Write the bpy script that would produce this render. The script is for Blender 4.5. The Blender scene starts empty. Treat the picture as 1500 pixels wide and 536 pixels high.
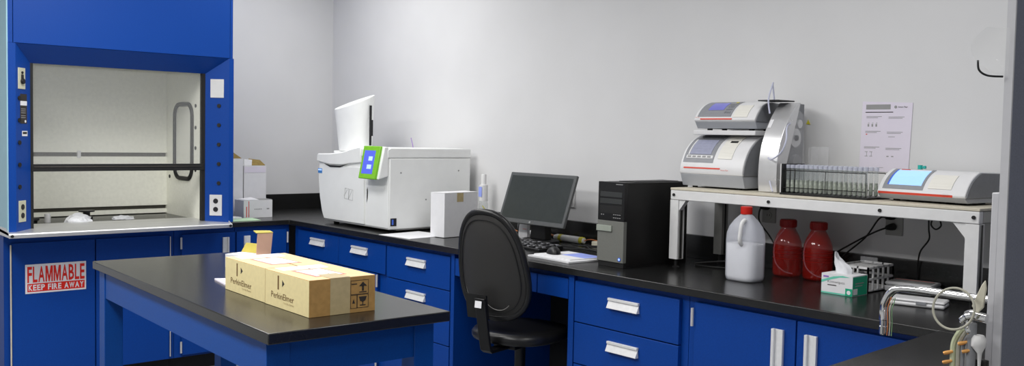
import bpy, bmesh, math, random
from mathutils import Vector, Matrix
random.seed(7)
PI = math.pi
COL = bpy.context.scene.collection

# ------------------------------------------------------------------ materials
def lin(c):
    c /= 255.0
    return c / 12.92 if c <= 0.04045 else ((c + 0.055) / 1.055) ** 2.4
def L(r, g, b):
    return (lin(r), lin(g), lin(b), 1.0)

def mat(name, col, rough=0.5, metal=0.0, spec=0.5, var=0.0, scale=20.0, bump=0.0, bscale=200.0,
        trans=0.0, ior=1.45, alpha=1.0, emit=None, estr=0.0, coat=0.0, stretch=None, rvar=0.0):
    m = bpy.data.materials.new(name); m.use_nodes = True
    nt = m.node_tree; N = nt.nodes; K = nt.links
    p = N['Principled BSDF']
    p.inputs['Base Color'].default_value = col
    p.inputs['Roughness'].default_value = rough
    p.inputs['Metallic'].default_value = metal
    p.inputs['Specular IOR Level'].default_value = spec
    p.inputs['IOR'].default_value = ior
    p.inputs['Transmission Weight'].default_value = trans
    p.inputs['Alpha'].default_value = alpha
    p.inputs['Coat Weight'].default_value = coat
    if emit:
        p.inputs['Emission Color'].default_value = emit
        p.inputs['Emission Strength'].default_value = estr
    tc = N.new('ShaderNodeTexCoord')
    mp = N.new('ShaderNodeMapping'); K.new(tc.outputs['Object'], mp.inputs['Vector'])
    if stretch: mp.inputs['Scale'].default_value = stretch
    if var > 0 or rvar > 0:
        n = N.new('ShaderNodeTexNoise'); n.inputs['Scale'].default_value = scale; n.inputs['Detail'].default_value = 4
        K.new(mp.outputs['Vector'], n.inputs['Vector'])
        if var > 0:
            r = N.new('ShaderNodeValToRGB')
            r.color_ramp.elements[0].position = 0.3; r.color_ramp.elements[1].position = 0.7
            r.color_ramp.elements[0].color = tuple(max(0, c * (1 - var)) for c in col[:3]) + (1,)
            r.color_ramp.elements[1].color = tuple(min(1, c * (1 + var)) for c in col[:3]) + (1,)
            K.new(n.outputs['Fac'], r.inputs['Fac']); K.new(r.outputs['Color'], p.inputs['Base Color'])
        if rvar > 0:
            mr = N.new('ShaderNodeMapRange')
            mr.inputs['To Min'].default_value = max(0.02, rough - rvar); mr.inputs['To Max'].default_value = rough + rvar
            K.new(n.outputs['Fac'], mr.inputs['Value']); K.new(mr.outputs['Result'], p.inputs['Roughness'])
    if bump > 0:
        n2 = N.new('ShaderNodeTexNoise'); n2.inputs['Scale'].default_value = bscale; n2.inputs['Detail'].default_value = 3
        K.new(mp.outputs['Vector'], n2.inputs['Vector'])
        b = N.new('ShaderNodeBump'); b.inputs['Strength'].default_value = bump; b.inputs['Distance'].default_value = 0.002
        K.new(n2.outputs['Fac'], b.inputs['Height']); K.new(b.outputs['Normal'], p.inputs['Normal'])
    return m

M = {}
M['wall'] = mat('painted wall', (0.70, 0.70, 0.705, 1), 0.8, spec=0.2, var=0.02, scale=3, bump=0.05)
M['ceil'] = mat('ceiling tile', (0.85, 0.85, 0.84, 1), 0.9, spec=0.1, var=0.04, scale=60)
M['floor'] = mat('vinyl floor', L(150, 152, 152), 0.35, var=0.12, scale=90)
M['blue'] = mat('blue powder coat', (0.001, 0.046, 0.275, 1), 0.45, spec=0.3, var=0.10, scale=240, bump=0.12, bscale=500)
M['hoodside'] = mat('pale blue grey panel', L(150, 190, 205), 0.4, var=0.03, scale=8)
M['tabblue'] = mat('table blue paint', (0.001, 0.056, 0.28, 1), 0.45, spec=0.3, var=0.10, scale=240, bump=0.12, bscale=500)
M['toe'] = mat('black rubber toe kick', L(18, 18, 20), 0.6, var=0.1)
M['epoxy'] = mat('black epoxy resin worktop', (0.012, 0.012, 0.012, 1), 0.24, spec=0.6, var=0.25, scale=160, rvar=0.04, bump=0.02)
M['epoxy_edge'] = mat('worn grey bench edge', L(60, 56, 50), 0.4, var=0.15, scale=60)
M['steel'] = mat('brushed stainless steel', (0.72, 0.72, 0.72, 1), 0.42, metal=0.8, var=0.06, scale=30, stretch=(1, 0.05, 1), rvar=0.05)
M['chrome'] = mat('chrome', (0.8, 0.8, 0.8, 1), 0.08, metal=1.0, rvar=0.02)
M['alu'] = mat('satin aluminium', (0.66, 0.65, 0.64, 1), 0.36, metal=0.35, var=0.04, scale=40)
M['handle'] = mat('brushed pull handle', (0.78, 0.78, 0.78, 1), 0.35, metal=0.15, var=0.04, scale=60)
M['framewhite'] = mat('silver white frame paint', (0.75, 0.75, 0.75, 1), 0.4, var=0.03, scale=30)
M['extr'] = mat('grey extrusion', L(150, 150, 147), 0.35, metal=0.3, var=0.05)
M['beige'] = mat('laminate beige edge', L(205, 198, 180), 0.5, var=0.06, scale=40)
M['liner'] = mat('cream fume hood liner', (0.90, 0.90, 0.80, 1), 0.5, var=0.04, scale=50, bump=0.03)
M['slotshade'] = mat('liner slot shade', L(105, 103, 95), 0.7, var=0.1)  # shade in the baffle slots, put into the colour of the backing
M['rubber'] = mat('black rubber', L(22, 22, 22), 0.6, var=0.15, scale=60)
M['black'] = mat('black plastic', L(20, 20, 21), 0.4, var=0.12, scale=80, bump=0.05)
M['pcblack'] = mat('black steel case', (0.006, 0.006, 0.006, 1), 0.5, var=0.1)
M['cable'] = mat('black cable', L(12, 12, 12), 0.5, var=0.05)
M['chairshell'] = mat('textured black chair plastic', L(48, 47, 46), 0.5, var=0.12, scale=300, bump=0.3, bscale=700)
M['vinyl'] = mat('black vinyl', L(26, 26, 27), 0.32, var=0.1, scale=40, bump=0.1, bscale=120)
M['lightline'] = mat('worn grey groove', L(120, 118, 115), 0.5, var=0.05)
M['white'] = mat('white plastic', (0.72, 0.72, 0.72, 1), 0.4, var=0.02, scale=10)
M['gc'] = mat('off white instrument paint', (0.86, 0.87, 0.86, 1), 0.4, var=0.02, scale=12, bump=0.03)
M['green'] = mat('lime green bezel', L(125, 190, 45), 0.4, var=0.06, scale=40)
M['gcscreen'] = mat('lcd blue lit', L(60, 70, 150), 0.25, emit=L(95, 110, 235), estr=0.75, var=0.03)
M['icon'] = mat('lcd icon lit', L(170, 190, 240), 0.3, emit=L(150, 190, 250), estr=0.75, var=0.03)
M['paper'] = mat('white paper', (0.78, 0.78, 0.80, 1), 0.7, spec=0.2, var=0.02, scale=30)
M['pinkpaper'] = mat('lavender white paper', L(225, 219, 232), 0.7, spec=0.2, var=0.01, scale=30)
M['greenpaper'] = mat('pale green paper', L(190, 220, 185), 0.7, spec=0.2, var=0.03)
M['bluepaper'] = mat('pale blue paper', L(150, 165, 235), 0.6, spec=0.2, var=0.05)
M['grey'] = mat('light grey ink', L(150, 150, 150), 0.7, var=0.05)
M['ink'] = mat('dark ink', L(50, 45, 42), 0.7, var=0.05)
M['brownink'] = mat('brown ink', L(112, 84, 48), 0.7, var=0.05)
M['red'] = mat('sign red', L(215, 32, 18), 0.5, var=0.04, scale=60)
M['signwhite'] = mat('sign white', L(225, 222, 225), 0.5, var=0.02)
M['card'] = mat('kraft cardboard', L(178, 140, 85), 0.8, spec=0.2, var=0.10, scale=60, bump=0.1, bscale=120)
M['carddark'] = mat('brown kraft flap', L(140, 120, 70), 0.8, spec=0.2, var=0.12, scale=50)
M['cream'] = mat('cream printed cardboard', L(226, 211, 160), 0.6, spec=0.3, var=0.04, scale=60)
M['tape'] = mat('translucent packing tape', L(190, 172, 130), 0.35, var=0.08, scale=50)
M['toplit'] = mat('cardboard top lit tone', L(228, 195, 150), 0.6, spec=0.3, var=0.05, scale=50)  # strong light on the box tops, put into a paler tan
M['pink'] = mat('pink cardboard', L(235, 190, 165), 0.7, var=0.04)
M['pinkred'] = mat('pink red ink', L(225, 135, 125), 0.7, var=0.04)
M['olive'] = mat('olive yellow cardboard', L(180, 165, 75), 0.7, var=0.08)
M['bluelogo'] = mat('blue logo', L(60, 130, 200), 0.5, var=0.04)
M['slot'] = mat('socket black', L(22, 22, 26), 0.5, var=0.05)
M['almond'] = mat('almond wall plate', L(196, 196, 172), 0.45, var=0.03)
M['plate'] = mat('light grey wall plate', L(205, 205, 205), 0.45, var=0.03)
M['plateshade'] = mat('shaded grey wall plate', L(160, 160, 156), 0.45, var=0.03)  # plate grey darkened: shade under the shelf is put into the colour
M['monbez'] = mat('monitor bezel', L(84, 86, 86), 0.42, var=0.06, scale=80)
M['pcbez'] = mat('pc drive door', L(52, 54, 54), 0.42, var=0.06)
M['monscr'] = mat('monitor dark screen', L(54, 58, 55), 0.35, var=0.08, scale=30, spec=0.4)
M['pcgrey'] = mat('mesh grey case front', L(112, 113, 108), 0.5, var=0.12, scale=500)
M['pcbar'] = mat('pale grey drive bar', L(150, 156, 146), 0.4, var=0.05)
M['key'] = mat('keyboard keys', L(34, 34, 36), 0.45, var=0.1)
M['keyglint'] = mat('painted key glint', L(130, 130, 134), 0.35, var=0.05)  # gloss on the keys, put into a paler colour
M['badge'] = mat('blue badge', L(70, 110, 220), 0.4, var=0.03)
M['devwhite'] = mat('instrument silver white', (0.72, 0.72, 0.73, 1), 0.38, var=0.02, scale=20)
M['devgrey'] = mat('instrument mid grey', L(140, 142, 147), 0.45, var=0.04, scale=40)
M['devdark'] = mat('instrument dark grey', L(128, 130, 134), 0.5, var=0.05, scale=40)
M['basegrey'] = mat('instrument base grey', L(172, 175, 181), 0.45, var=0.03)
M['devcream'] = mat('instrument cream door', L(228, 226, 218), 0.4, var=0.01)
M['redstripe'] = mat('red orange stripe', L(215, 70, 50), 0.45, var=0.03)
M['lcdgrey'] = mat('grey blue lcd', L(150, 153, 172), 0.3, var=0.06, scale=60, emit=L(90, 92, 115), estr=0.25)
M['lcdblue'] = mat('blue lcd', L(110, 112, 175), 0.3, var=0.05, emit=L(100, 100, 185), estr=0.35)
M['lcdbright'] = mat('bright sky blue lcd', L(120, 160, 210), 0.25, emit=L(165, 205, 255), estr=0.85, var=0.02)
M['polished'] = mat('polished aluminium cover', (0.72, 0.72, 0.73, 1), 0.26, metal=0.55, var=0.05, scale=8, rvar=0.06)
M['clear'] = mat('clear acrylic', (0.95, 0.96, 0.98, 1), 0.03, trans=0.0, alpha=0.14, spec=0.7, rvar=0.01)
M['glass'] = mat('sash glass', (0.95, 0.97, 0.96, 1), 0.02, alpha=0.06, spec=0.6, rvar=0.01)
M['tubeglass'] = mat('test tube glass', (0.55, 0.60, 0.60, 1), 0.05, alpha=0.25, spec=0.9, rvar=0.02)
M['capclear'] = mat('frosted clear cap', L(205, 208, 222), 0.3, alpha=0.6, var=0.03)
M['vial'] = mat('green white vial', L(150, 156, 138), 0.3, var=0.6, scale=90)
M['tubing'] = mat('milky silicone tubing', L(205, 208, 228), 0.3, alpha=0.85, var=0.03)
M['tubing2'] = mat('grey translucent tubing', L(176, 174, 160), 0.25, alpha=0.9, var=0.05)
M['redglass'] = mat('red amber glass', (0.48, 0.014, 0.008, 1), 0.05, alpha=0.52, spec=0.9, var=0.1, scale=14)
M['redcap'] = mat('red screw cap', L(200, 32, 20), 0.4, var=0.05)
M['darkredcap'] = mat('dark red screw cap', L(165, 28, 24), 0.4, var=0.06)
M['hdpe'] = mat('translucent hdpe', (0.74, 0.76, 0.84, 1), 0.35, alpha=0.45, var=0.03, scale=12)
M['hdpel'] = mat('white liquid', (0.92, 0.92, 0.93, 1), 0.35, var=0.02, scale=6)
M['tealgreen'] = mat('teal green print', L(20, 165, 125), 0.5, var=0.03)
M['lightteal'] = mat('light teal print', L(110, 205, 180), 0.5, var=0.03)
M['tissue'] = mat('white tissue', (0.80, 0.81, 0.84, 1), 0.8, spec=0.1, var=0.04, scale=40, alpha=0.92)
M['violet'] = mat('violet print', L(150, 110, 190), 0.5, var=0.03)
M['yellow'] = mat('yellow tape', L(215, 205, 60), 0.5, var=0.05)
M['orange'] = mat('orange wire', L(190, 115, 65), 0.5, var=0.05)
M['brass'] = mat('brass fitting', L(225, 165, 95), 0.3, metal=0.4, var=0.08)
M['greenhose'] = mat('green wire', L(120, 155, 115), 0.5, var=0.05)
M['limehose'] = mat('pale lime hose', L(192, 198, 165), 0.4, var=0.05)
M['bone'] = mat('bone plastic', L(200, 196, 178), 0.5, var=0.04)
M['partition'] = mat('blue grey partition laminate', L(112, 116, 132), 0.55, var=0.10, scale=260)
M['partedge'] = mat('silver partition edge', (0.55, 0.55, 0.58, 1), 0.4, var=0.03)
M['teal'] = mat('teal knob', L(40, 175, 165), 0.4, var=0.03)

# ------------------------------------------------------------------ mesh builder
class MB:
    def __init__(s): s.bm = bmesh.new(); s.mats = []
    def mi(s, m):
        m = M[m] if isinstance(m, str) else m
        if m not in s.mats: s.mats.append(m)
        return s.mats.index(m)
    def face(s, pts, m):
        f = s.bm.faces.new([s.bm.verts.new(p) for p in pts]); f.material_index = s.mi(m); return s
    def box(s, x0, x1, y0, y1, z0, z1, m):
        i = s.mi(m)
        v = [s.bm.verts.new((x, y, z)) for x in (x0, x1) for y in (y0, y1) for z in (z0, z1)]
        for q in ((0, 1, 3, 2), (4, 6, 7, 5), (0, 4, 5, 1), (2, 3, 7, 6), (0, 2, 6, 4), (1, 5, 7, 3)):
            s.bm.faces.new([v[k] for k in q]).material_index = i
        return s
    def prism(s, pts, d, m):
        """pts: 3D polygon; d: extrusion vector"""
        i = s.mi(m); d = Vector(d)
        a = [s.bm.verts.new(Vector(p)) for p in pts]; b = [s.bm.verts.new(Vector(p) + d) for p in pts]
        n = len(pts); fs = [s.bm.faces.new(a[::-1]), s.bm.faces.new(b)]
        for k in range(n): fs.append(s.bm.faces.new([a[k], a[(k + 1) % n], b[(k + 1) % n], b[k]]))
        for f in fs: f.material_index = i
        bmesh.ops.recalc_face_normals(s.bm, faces=fs)
        return s
    def px(s, yz, x0, x1, m): return s.prism([(x0, y, z) for y, z in yz], (x1 - x0, 0, 0), m)
    def py(s, xz, y0, y1, m): return s.prism([(x, y0, z) for x, z in xz], (0, y1 - y0, 0), m)
    def pz(s, xy, z0, z1, m): return s.prism([(x, y, z0) for x, y in xy], (0, 0, z1 - z0), m)
    def tube(s, pts, r, m, n=10, closed=False, sub=0):
        pts = [Vector(p) for p in pts]
        if sub:
            q = []; k = len(pts)
            rng = range(k if closed else k - 1)
            for i in rng:
                p0 = pts[(i - 1) % k] if (closed or i > 0) else pts[0]
                p1, p2 = pts[i], pts[(i + 1) % k]
                p3 = pts[(i + 2) % k] if (closed or i + 2 < k) else pts[-1]
                for j in range(sub):
                    t = j / sub
                    q.append(0.5 * ((2 * p1) + (p2 - p0) * t + (2 * p0 - 5 * p1 + 4 * p2 - p3) * t * t + (3 * p1 - p0 - 3 * p2 + p3) * t ** 3))
            if not closed: q.append(pts[-1])
            pts = q
        i_ = s.mi(m); rings = []; k = len(pts)
        rs = r if isinstance(r, (list, tuple)) else [r] * k
        if len(rs) != k: rs = [rs[int(a * (len(rs) - 1) / (k - 1) + .5)] for a in range(k)]
        up = None
        for a in range(k):
            if closed: t = pts[(a + 1) % k] - pts[(a - 1) % k]
            else: t = pts[min(a + 1, k - 1)] - pts[max(a - 1, 0)]
            if t.length < 1e-9: t = Vector((0, 0, 1))
            t.normalize()
            if up is None:
                up = Vector((0, 0, 1)) if abs(t.z) < .9 else Vector((1, 0, 0))
            u = (up - t * up.dot(t)); u.normalize(); w = t.cross(u); up = u
            rings.append([s.bm.verts.new(pts[a] + (u * math.cos(2 * PI * c / n) + w * math.sin(2 * PI * c / n)) * rs[a]) for c in range(n)])
        fs = []
        for a in range(k if closed else k - 1):
            A, B = rings[a], rings[(a + 1) % k]
            for c in range(n): fs.append(s.bm.faces.new([A[c], A[(c + 1) % n], B[(c + 1) % n], B[c]]))
        if not closed:
            fs.append(s.bm.faces.new(rings[0][::-1])); fs.append(s.bm.faces.new(rings[-1]))
        for f in fs: f.material_index = i_
        bmesh.ops.recalc_face_normals(s.bm, faces=fs)
        return s
    def cyl(s, p0, p1, r, m, n=16, r1=None): return s.tube([p0, p1], [r, r if r1 is None else r1], m, n)
    def lathe(s, c, prof, m, n=28, sx=1, sy=1, sq=0):
        """prof: (r, z); sq squares the section"""
        i_ = s.mi(m); rings = []
        for r, z in prof:
            ring = []
            for k in range(n):
                a = 2 * PI * k / n; ca, sa = math.cos(a), math.sin(a)
                f = 1.0
                if sq: f = 1 / (abs(ca) ** (2 + sq) + abs(sa) ** (2 + sq)) ** (1 / (2 + sq))
                ring.append(s.bm.verts.new((c[0] + max(r, 1e-4) * ca * f * sx, c[1] + max(r, 1e-4) * sa * f * sy, c[2] + z)))
            rings.append(ring)
        fs = []
        for a in range(len(prof) - 1):
            for k in range(n):
                fs.append(s.bm.faces.new([rings[a][k], rings[a][(k + 1) % n], rings[a + 1][(k + 1) % n], rings[a + 1][k]]))
        fs.append(s.bm.faces.new(rings[0][::-1])); fs.append(s.bm.faces.new(rings[-1]))
        for f in fs: f.material_index = i_
        bmesh.ops.recalc_face_normals(s.bm, faces=fs)
        return s
    def text(s, body, o, xd, up, w, h, m, th=0.0006, bold=0.0):
        cu = bpy.data.curves.new('t', 'FONT'); cu.body = body; cu.size = 1; cu.offset = bold; cu.resolution_u = 2
        ob = bpy.data.objects.new('t', cu); COL.objects.link(ob)
        dg = bpy.context.evaluated_depsgraph_get(); dg.update()
        me = bpy.data.meshes.new_from_object(ob.evaluated_get(dg))
        xs = [v.co.x for v in me.vertices]; ys = [v.co.y for v in me.vertices]
        if xs:
            x0, x1, y0, y1 = min(xs), max(xs), min(ys), max(ys)
            xd = Vector(xd).normalized(); up = Vector(up).normalized(); nn = xd.cross(up); o = Vector(o)
            i_ = s.mi(m)
            vs = [s.bm.verts.new(o + xd * ((v.co.x - x0) / (x1 - x0) * w) + up * ((v.co.y - y0) / (y1 - y0) * h) + nn * th) for v in me.vertices]
            for p in me.polygons:
                try: s.bm.faces.new([vs[k] for k in p.vertices]).material_index = i_
                except ValueError: pass
        bpy.data.objects.remove(ob); bpy.data.curves.remove(cu); bpy.data.meshes.remove(me)
        return s
    def letters(s, body, o, xd, up, w, h, m, th=0.0006, bold=0.0, gap=.12):
        wd = dict(I=.32, M=1.25, W=1.3, L=.78, F=.78, E=.82, A=1.08, B=.95)
        ws = [.42 if c == ' ' else wd.get(c, .92) for c in body]
        tot = sum(ws) + gap * (len(body) - 1); k = w / tot; o = Vector(o); xv = Vector(xd).normalized(); p = 0
        for c, q in zip(body, ws):
            if c == 'M':
                up_ = Vector(up).normalized(); nn_ = xv.cross(up_)
                s.face([o + xv * (p + a_ * q) * k + up_ * b_ * h + nn_ * th for a_, b_ in ((0, 0), (.21, 0), (.21, .60), (.43, 0), (.57, 0), (.79, .60), (.79, 0), (1, 0), (1, 1), (.72, 1), (.5, .36), (.28, 1), (0, 1))], m)
            elif c != ' ': s.text(c, o + xv * p * k, xd, up, q * k, h, m, th, bold)
            p += q + gap
        return s
    def patch(s, o, xd, up, w, h, m, th=0.0005):
        """thin sheet standing on a surface; o lower-left"""
        xd = Vector(xd).normalized(); up = Vector(up).normalized(); nn = xd.cross(up); o = Vector(o)
        return s.prism([o, o + xd * w, o + xd * w + up * h, o + up * h], nn * th, m)
    def build(s, name, parent=None, bevel=0.0, smooth=35, seg=2, world=True, subsurf=0):
        me = bpy.data.meshes.new(name)
        if parent is not None:
            if world:
                mw = Matrix.Identity(4); q = parent; ch = []
                while q is not None: ch.append(q); q = q.parent
                for q in reversed(ch): mw = mw @ (Matrix.Translation(q.location) @ q.rotation_euler.to_matrix().to_4x4())
                s.bm.transform(mw.inverted())
            loc = None
        else:
            xs = [v.co.x for v in s.bm.verts]; ys = [v.co.y for v in s.bm.verts]; zs = [v.co.z for v in s.bm.verts]
            loc = Vector(((min(xs) + max(xs)) / 2, (min(ys) + max(ys)) / 2, min(zs)))
            s.bm.transform(Matrix.Translation(-loc))
        for f in s.bm.faces: f.smooth = True
        s.bm.to_mesh(me); s.bm.free()
        for m in s.mats: me.materials.append(m)
        me.set_sharp_from_angle(angle=math.radians(smooth))
        o = bpy.data.objects.new(name, me); COL.objects.link(o)
        if loc is not None: o.location = loc
        if parent is not None: o.parent = parent
        if bevel > 0:
            b = o.modifiers.new('bevel', 'BEVEL'); b.width = bevel; b.segments = seg; b.limit_method = 'ANGLE'
            b.angle_limit = math.radians(40); b.harden_normals = False
        if subsurf:
            u = o.modifiers.new('sub', 'SUBSURF'); u.levels = subsurf; u.render_levels = subsurf
        return o

def tag(o, label, cat, group=None, kind=None):
    if label: o['label'] = label
    if cat: o['category'] = cat
    if group: o['group'] = group
    if kind: o['kind'] = kind
    return o
def thing(name, loc, label, cat, group=None, rz=0.0):
    o = bpy.data.objects.new(name, None); COL.objects.link(o); o.empty_display_size = 0.05
    o.location = loc; o.rotation_euler = (0, 0, rz)
    return tag(o, label, cat, group)
def lab(o, t): o['label'] = t; return o
def copy_tree(o, loc=None, rz=None):
    c = o.copy(); COL.objects.link(c)
    for ch in o.children:
        d = ch.copy(); COL.objects.link(d); d.parent = c
        for g in ch.children:
            e = g.copy(); COL.objects.link(e); e.parent = d
    if loc is not None: c.location = loc
    if rz is not None: c.rotation_euler = (0, 0, rz)
    return c
def struct(mb, name, **k):
    o = mb.build(name, **k); o['kind'] = 'structure'; return o

# ------------------------------------------------------------------ room
struct(MB().box(-0.1, 8.1, -6.6, 0.1, -0.1, 0.0, 'floor'), 'floor')
struct(MB().box(-0.1, 8.1, -6.6, 0.1, 2.85, 2.95, 'ceil'), 'ceiling')
struct(MB().box(-0.1, 0.0, -6.6, 0.1, 0.0, 2.85, 'wall'), 'wall_left')
struct(MB().box(0.0, 8.0, 0.0, 0.1, 0.0, 2.85, 'wall'), 'wall_back')
struct(MB().box(8.0, 8.1, -6.6, 0.1, 0.0, 2.85, 'wall'), 'wall_right')
struct(MB().box(0.0, 8.0, -6.6, -6.5, 0.0, 2.85, 'wall'), 'wall_front')
pt = MB().box(5.5275, 5.5415, -1.6, -0.001, 0.0, 2.85, 'partition')
pt.box(5.5265, 5.5425, -1.606, -1.6, 0.0, 2.85, 'partedge')
pt = struct(pt, 'wall_partition')
r = MB().box(5.5115, 5.5265, -1.604, -1.56, 0.915, 1.385, 'partedge').build('edge_strip', pt, bevel=.002)

CT = 0.914      # worktop height
# ------------------------------------------------------------------ worktops
w = thing('worktop', (2.7, -0.4, CT - .034), 'continuous L-shaped black epoxy worktop along the left and back walls', 'worktop')
mb = MB(); mb.pz([(0.002, -0.002), (5.526, -0.002), (5.526, -0.765), (0.797, -0.765), (0.797, -1.44), (0.002, -1.44)], CT - .032, CT, 'epoxy')
mb.build('top_slab', w, bevel=.003)
MB().box(0.002, 5.526, -0.021, -0.002, CT, 1.027, 'epoxy').build('backsplash', w, bevel=.002)
MB().box(0.002, 0.021, -1.225, -0.022, CT, 1.027, 'epoxy').build('backsplash', w, bevel=.002)
w2 = thing('peninsula_worktop', (5.3, -1.3, CT - .034), 'black epoxy worktop of the peninsula under the chrome spout', 'worktop')
MB().pz([(5.035, -0.766), (5.526, -0.766), (5.526, -1.609), (6.1, -1.609), (6.1, -2.0), (5.10, -2.0)], CT - .032, CT, 'epoxy').build('top_slab', w2, bevel=.003)

# ------------------------------------------------------------------ cabinets
def pull_y(cx, cz, y, parent, w_=.172):
    """horizontal drawer pull on a front facing -Y"""
    m = MB()
    m.box(cx - w_ / 2, cx + w_ / 2, y - .012, y, cz + .010, cz + .021, 'handle')
    m.px([(y - .003, cz + .010), (y - .006, cz + .010), (y - .020, cz - .021), (y - .017, cz - .0225), (y, cz - .0225), (y, cz - .018)], cx - w_ / 2, cx + w_ / 2, 'handle')
    return m.build('handle', parent, bevel=.001)
def pull_vy(cx, z0, z1, y, parent, side=1):
    m = MB(); w_ = .046
    xs = (lambda a: cx + side * a)
    a, b = sorted((xs(-w_ / 2), xs(-w_ / 2 + .011)))
    m.box(a, b, y - .014, y, z0, z1, 'handle')
    m.pz([(xs(-w_ / 2 + .011), y), (xs(-w_ / 2 + .011), y - .003), (xs(w_ / 2 - .003), y - .012), (xs(w_ / 2), y - .012), (xs(w_ / 2), y)], z0, z1, 'handle')
    return m.build('handle', parent, bevel=.001)
def pull_vx(cy, z0, z1, x, parent, side=1):
    m = MB(); w_ = .040
    ys = (lambda a: cy + side * a)
    a, b = sorted((ys(-w_ / 2), ys(-w_ / 2 + .010)))
    m.box(x, x + .014, a, b, z0, z1, 'handle')
    m.pz([(x, ys(-w_ / 2 + .010)), (x + .003, ys(-w_ / 2 + .010)), (x + .012, ys(w_ / 2 - .003)), (x + .012, ys(w_ / 2)), (x, ys(w_ / 2))], z0, z1, 'handle')
    return m.build('handle', parent, bevel=.001)
YF = -0.74
def body_y(root, x0, x1, z0=.10, z1=CT - .033, yb=-.03):
    m = MB().box(x0, x1, YF + .019, yb, z0, z1, 'blue')
    m.build('body', root, bevel=.001)
    MB().box(x0, x1, YF + .09, YF + .10, 0.001, z0, 'toe').build('toe_kick', root)
def front_y(root, kind, x0, x1, z0, z1):
    return MB().box(x0, x1, YF, YF + .0185, z0, z1, 'blue').build(kind, root, bevel=.0015)

c = thing('base_cabinet', (1.36, -.38, 0), 'blue base cabinet with two top drawers side by side, below the large white instrument', 'cabinet')
body_y(c, .80, 1.913, yb=-.03)
for x0, x1, hx in ((.875, 1.383, 1.136), (1.389, 1.905, 1.634)):
    d = front_y(c, 'drawer', x0, x1, .690, .857); pull_y(hx, .801, YF, d)
for x0, x1 in ((.875, 1.383), (1.389, 1.822)):
    d = front_y(c, 'door', x0, x1, .115, .684)
    pull_vy(x1 - .06 if x0 < 1 else x0 + .06, .49, .66, YF, d)
for z in (.611, .115):
    MB().cyl((1.829, YF - .006, z), (1.829, YF - .006, z + .07), .006, 'alu', 10).build('hinge', c)

c = thing('base_cabinet', (2.22, -.38, 0), 'blue four-drawer base cabinet between the white instrument and the chair', 'cabinet')
body_y(c, 1.915, 2.520)
for z0, z1 in ((.683, .857), (.533, .678), (.393, .528), (.115, .388)):
    d = front_y(c, 'drawer', 1.921, 2.512, z0, z1)
    pull_y(2.216, z1 - .062 if z1 > .5 else z1 - .05, YF, d)
k = thing('kneehole_unit', (2.96, -.38, 0), 'blue apron with a shallow drawer and side panels over the kneehole behind the chair', 'cabinet')
MB().box(2.522, 2.550, YF, -.03, 0.001, CT - .033, 'blue').build('side_panel', k, bevel=.001)
MB().box(3.388, 3.421, YF, -.03, 0.001, CT - .033, 'blue').build('side_panel', k, bevel=.001)
MB().box(2.552, 3.386, YF + .02, YF + .06, .77, CT - .033, 'blue').build('apron', k, bevel=.001)
MB().box(2.556, 3.176, YF, YF + .019, .768, .857, 'blue').build('drawer', k, bevel=.0015)
MB().box(3.183, 3.384, YF, YF + .019, .768, .857, 'blue').build('front_panel', k, bevel=.0015)
MB().box(2.552, 3.386, -.06, -.045, 0.05, CT - .033, 'toe').build('back_panel', k)
c = thing('base_cabinet', (3.72, -.38, 0), 'blue drawer base cabinet right of the kneehole, under the black computer tower', 'cabinet')
body_y(c, 3.423, 4.045)
for z0, z1 in ((.677, .856), (.493, .672), (.31, .488), (.115, .305)):
    d = front_y(c, 'drawer', 3.428, 4.010, z0, z1); pull_y(3.720, (.790 if z1 > .8 else z1 - .066), YF, d, .170)
c = thing('base_cabinet', (4.52, -.38, 0), 'blue two-door base cabinet with upright pulls, under the jug and red bottles', 'cabinet')
body_y(c, 4.047, 5.03)
d = front_y(c, 'door', 4.085, 4.527, .115, .858); pull_vy(4.460, .645, .817, YF, d, 1)
d = front_y(c, 'door', 4.533, 4.975, .115, .858); pull_vy(4.592, .645, .817, YF, d, 1)
for z in (.765, .16):
    MB().cyl((4.079, YF - .006, z), (4.079, YF - .006, z + .07), .006, 'alu', 10).build('hinge', c)
c = thing('peninsula_cabinet', (5.3, -1.35, 0), 'blue base cabinet carrying the peninsula worktop by the partition', 'cabinet')
MB().pz([(5.07, -.762), (5.52, -.762), (5.52, -1.612), (6.08, -1.612), (6.08, -1.98), (5.13, -1.98)], .1, CT - .033, 'blue').build('body', c, bevel=.001)
MB().pz([(5.12, -.762), (5.51, -.762), (5.51, -1.612), (6.0, -1.612), (6.0, -1.92), (5.18, -1.92)], .001, .1, 'toe').build('toe_kick', c)

XF = 0.785
def front_x(root, kind, y0, y1, z0, z1):
    return MB().box(XF - .0185, XF, y0, y1, z0, z1, 'blue').build(kind, root, bevel=.0015)
c = thing('storage_cabinet', (.4, -1.97, 0), 'blue two-door flammables cabinet under the fume hood, red and white sign on it', 'cabinet')
MB().box(.02, XF - .019, -2.43, -1.510, .10, .899, 'blue').build('body', c, bevel=.001)
MB().box(XF - .1, XF - .09, -2.43, -1.510, .001, .10, 'toe').build('toe_kick', c)
fd = front_x(c, 'door', -2.394, -1.967, .105, .853); front_x(c, 'door', -1.960, -1.543, .105, .853)
MB().cyl((XF + .005, -2.400, .12), (XF + .005, -2.400, .845), .004, 'beige', 8).build('hinge', c)
MB().cyl((XF + .005, -1.538, .12), (XF + .005, -1.538, .845), .003, 'alu', 8).build('hinge', c)
m = MB().box(XF, XF + .016, -1.945, -1.915, .508, .530, 'chrome').box(XF, XF + .012, -1.945, -1.918, .480, .494, 'chrome'); m.build('latch', c, bevel=.002)
c = thing('base_cabinet', (.4, -1.3, 0), 'blue one-door base cabinet under the right edge of the fume hood', 'cabinet')
MB().box(.02, XF - .019, -1.508, -1.126, .10, CT - .033, 'blue').build('body', c, bevel=.001)
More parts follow.
